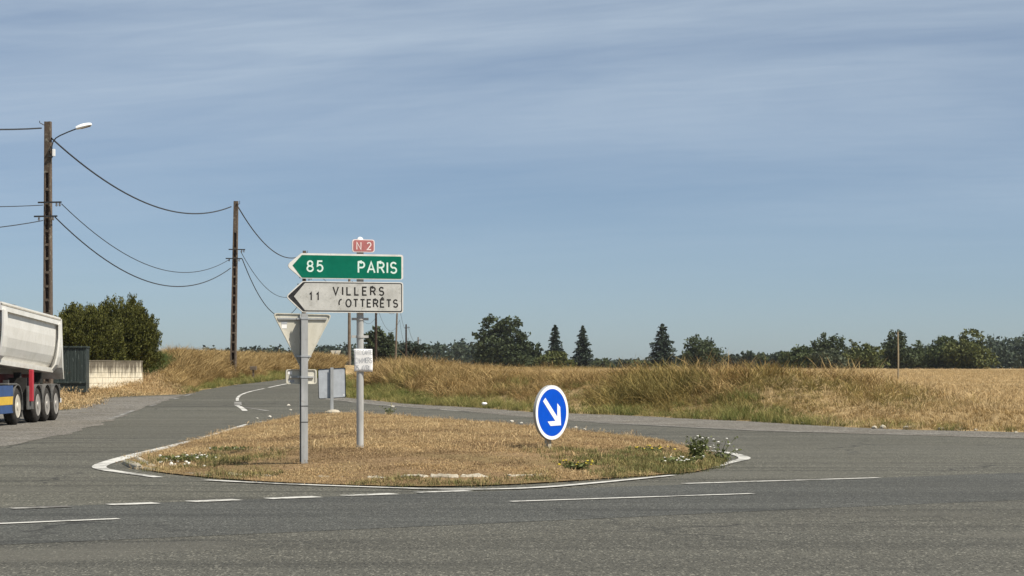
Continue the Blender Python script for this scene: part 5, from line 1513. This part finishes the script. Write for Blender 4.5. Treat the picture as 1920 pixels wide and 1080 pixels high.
# lower sill
for s0, s1 in ((.16, .40), (W - .40, W - .16)):
    mb = MB(); mb.add([(TX - x, y, tz(y, z)) for y in (yF, yR - .3) for (x, z) in ((s0, 1.50), (s1, 1.50), (s1, 1.64), (s0, 1.64))],
                      [(0, 1, 2, 3), (4, 5, 6, 7), (0, 1, 5, 4), (1, 2, 6, 5), (2, 3, 7, 6), (3, 0, 4, 7)]); mb.build('sill', M['truck_white'], trl)
# tailgate, hanging a little out at the bottom
mb = MB(); vs = []
for x in (TX + .03, TX - W - .03):
    vs += [(x, yR - .03, tz(yR, 3.20)), (x, yR + .14, tz(yR, 3.20)), (x, yR + .40, tz(yR, 1.55)), (x, yR + .50, tz(yR, 1.30)), (x, yR + .40, tz(yR, 1.30)), (x, yR + .22, tz(yR, 1.66))]
mb.add(vs, [(0, 1, 2, 3, 4, 5), (6, 7, 8, 9, 10, 11)] + [(i, (i + 1) % 6, 6 + (i + 1) % 6, 6 + i) for i in range(6)]); mb.build('tailgate', M['truck_white'], trl)
# tarpaulin hump
mb = MB(); vs = []; na, nb = 14, 8
for j in range(na + 1):
    y = yF + .5 + (yR - .6 - yF - .5) * j / na
    for i in range(nb + 1):
        u_ = i / nb; x = TX - .10 - (W - .2) * u_; hgt = .24 * math.sin(math.pi * u_) ** .6 * math.sin(math.pi * min(1, .1 + .9 * j / na)) ** .5
        vs.append((x, y, tz(y, 3.22) + hgt + .012 * math.sin(j * 2.4)))
mb.add(vs, [(j * (nb + 1) + i, j * (nb + 1) + i + 1, (j + 1) * (nb + 1) + i + 1, (j + 1) * (nb + 1) + i) for j in range(na) for i in range(nb)])
mb.build('tarpaulin', M['tarp'], trl, True)
# chassis, axles
for xo in (.75, W - .95):
    MB().box(TX - xo - .2, TX - xo, yF + .4, yR - .2, 1.05, 1.46).build('chassis_beam', M['chassis_red'], trl)
AX = (66.05, 67.36, 68.67)
for y in AX:
    tyre_wheel(trl, y); tyre_wheel(trl, y, x=TX - W, side=-1)
    MB().tube([(TX - .2, y, .535), (TX - W + .2, y, .535)], .07, 10).build('axle', M['chassis'], trl)
    arch(trl, y, .60, .42); arch(trl, y, .60, .42, x=TX - W + .40)
    MB().box(TX - .3, TX - .01, y + .60, y + .68, .78, 1.14).build('mudguard_web', M['mudguard'], trl)
mb = MB().box(TX - .05, TX, AX[0] - 1.35, AX[0] - .56, .42, 1.12, .01).build('side_guard', M['mudguard'], trl)
MB().box(TX - .6, TX - .08, AX[0] - 1.25, AX[0] - .62, .50, 1.36).build('side_box', M['chassis'], trl)
MB().box(TX - .02, TX + .10, AX[0] - 1.16, AX[0] - .98, .66, 1.60, .02).build('red_support', M['red_paint'], trl)
mb = MB(); mb.box(TX - .6, TX - .45, 64.1, 64.25, .35, 1.3); mb.box(TX - .68, TX - .38, 64.0, 64.35, .30, .36); mb.build('landing_leg', M['truck_dust'], trl)
MB().box(TX - W + .05, TX - .05, yR + .05, yR + .15, .55, .72).build('bumper', M['chassis'], trl)
for x in (TX - .35, TX - W + .35): MB().box(x - .2, x + .2, yR + .15, yR + .19, .78, .92, .01).build('tail_light', M['tail_red'], trl)
MB().box(TX - .04, TX + .02, yR - .02, yR + .10, .56, .70).build('side_marker', M['lamp_white'], trl)
for yy in (65.1, 67.9): MB().box(TX - .5, TX - .3, yy - .09, yy + .09, 1.2, 1.52).build('mounting_block', M['chassis'], trl)

trc = empty('truck_tractor', (0, 0, 0)); tag(trc, 'blue truck tractor with yellow stripe along its side skirt at the left edge', 'truck')
dy = 63.35
tyre_wheel(trc, dy, .545, .32, 'rim_cream', dish=.14); tyre_wheel(trc, dy, .545, .32, 'rim_cream', x=TX - W, side=-1, dish=.14)
arch(trc, dy, .62, .5, name='drive_fender', a0=-10, a1=190, th=.035)
MB().box(TX - .5, TX + .01, dy - 1.2, dy - .05, 1.155, 1.21, .02).build('deck_plate', M['mudguard'], trc)
MB().box(TX - .46, TX - .01, dy + .63, dy + .68, .22, .95).build('mud_flap', M['mudguard'], trc)
for nm, z0_, z1_, mt, pr in (('side_skirt', .84, 1.15, 'truck_blue', .0), ('skirt_stripe', .60, .835, 'truck_yellow', .004), ('side_skirt', .36, .595, 'truck_blue', .0)):
    MB().box(TX - .05, TX + pr, 60.2, dy - .56, z0_, z1_, .008).build(nm, M[mt], trc)
MB().box(TX - 1.75, TX - .75, 57.2, 64.2, .75, 1.02).build('frame', M['chassis'], trc)
MB().box(TX - .7, TX - .06, 60.3, 62.4, .5, 1.1).build('fuel_tank', M['chassis'], trc)
MB().box(TX - 1.7, TX - .8, 62.8, 64.0, 1.02, 1.14).build('fifth_wheel', M['chassis'], trc)
tyre_wheel(trc, 59.4, .53, .32, 'rim_cream'); tyre_wheel(trc, 59.4, .53, .32, 'rim_cream', x=TX - W, side=-1)
arch(trc, 59.4, .60, .45, name='front_fender')
cab = MB(); outline = [(57.9, .45), (57.85, 1.5), (58.05, 2.2), (58.5, 3.35), (59.2, 3.75), (60.1, 3.8), (60.1, .95), (59.95, .95), (59.8, 1.1), (59.0, 1.1), (58.8, .95), (58.8, .45)]
n = len(outline); vs = [(TX, a, b) for a, b in outline] + [(TX - W, a, b) for a, b in outline]
cab.add(vs, [tuple(range(n)), tuple(range(2 * n - 1, n - 1, -1))] + [(i, (i + 1) % n, n + (i + 1) % n, n + i) for i in range(n)])
cb = cab.build('cab', M['truck_blue'], trc)
MB().box(TX - .01, TX + .006, 58.5, 59.5, 2.15, 2.95, .004).build('side_window', M['dark_glass'], cb)
mb = MB(); mb.add([(TX - .12, 58.04, 2.22), (TX - W + .12, 58.04, 2.22), (TX - W + .2, 58.40, 3.18), (TX - .2, 58.40, 3.18)], [(0, 1, 2, 3)]); mb.build('windscreen', M['dark_glass'], cb)
MB().box(TX - W + .4, TX - .4, 57.83, 57.87, .9, 1.5).build('grille', M['chassis'], cb)
for x in (TX - .3, TX - W + .3): MB().box(x - .2, x + .2, 57.82, 57.89, .6, .85, .02).build('headlight', M['white_film'], cb)
MB().box(TX + .02, TX + .26, 58.35, 58.45, 2.1, 2.9, .02).build('mirror', M['chassis'], cb)

# ------------------------------------------------------------------ thin summer haze
hz = MB().box(-1600, 1600, -200, 1500, -1.0, 24.0).build('haze', None, None)
hz.data.materials.clear()
hm = bpy.data.materials.new('haze'); hm.use_nodes = True; hm.node_tree.nodes.clear()
ho = hm.node_tree.nodes.new('ShaderNodeOutputMaterial'); hv = hm.node_tree.nodes.new('ShaderNodeVolumePrincipled')
hv.inputs['Color'].default_value = (.86, .91, .98, 1); hv.inputs['Density'].default_value = 0.00006; hv.inputs['Anisotropy'].default_value = 0.2
hm.node_tree.links.new(hv.outputs[0], ho.inputs['Volume']); hz.data.materials.append(hm)
tag(hz, 'thin pale summer haze over the fields', 'haze', kind='stuff')
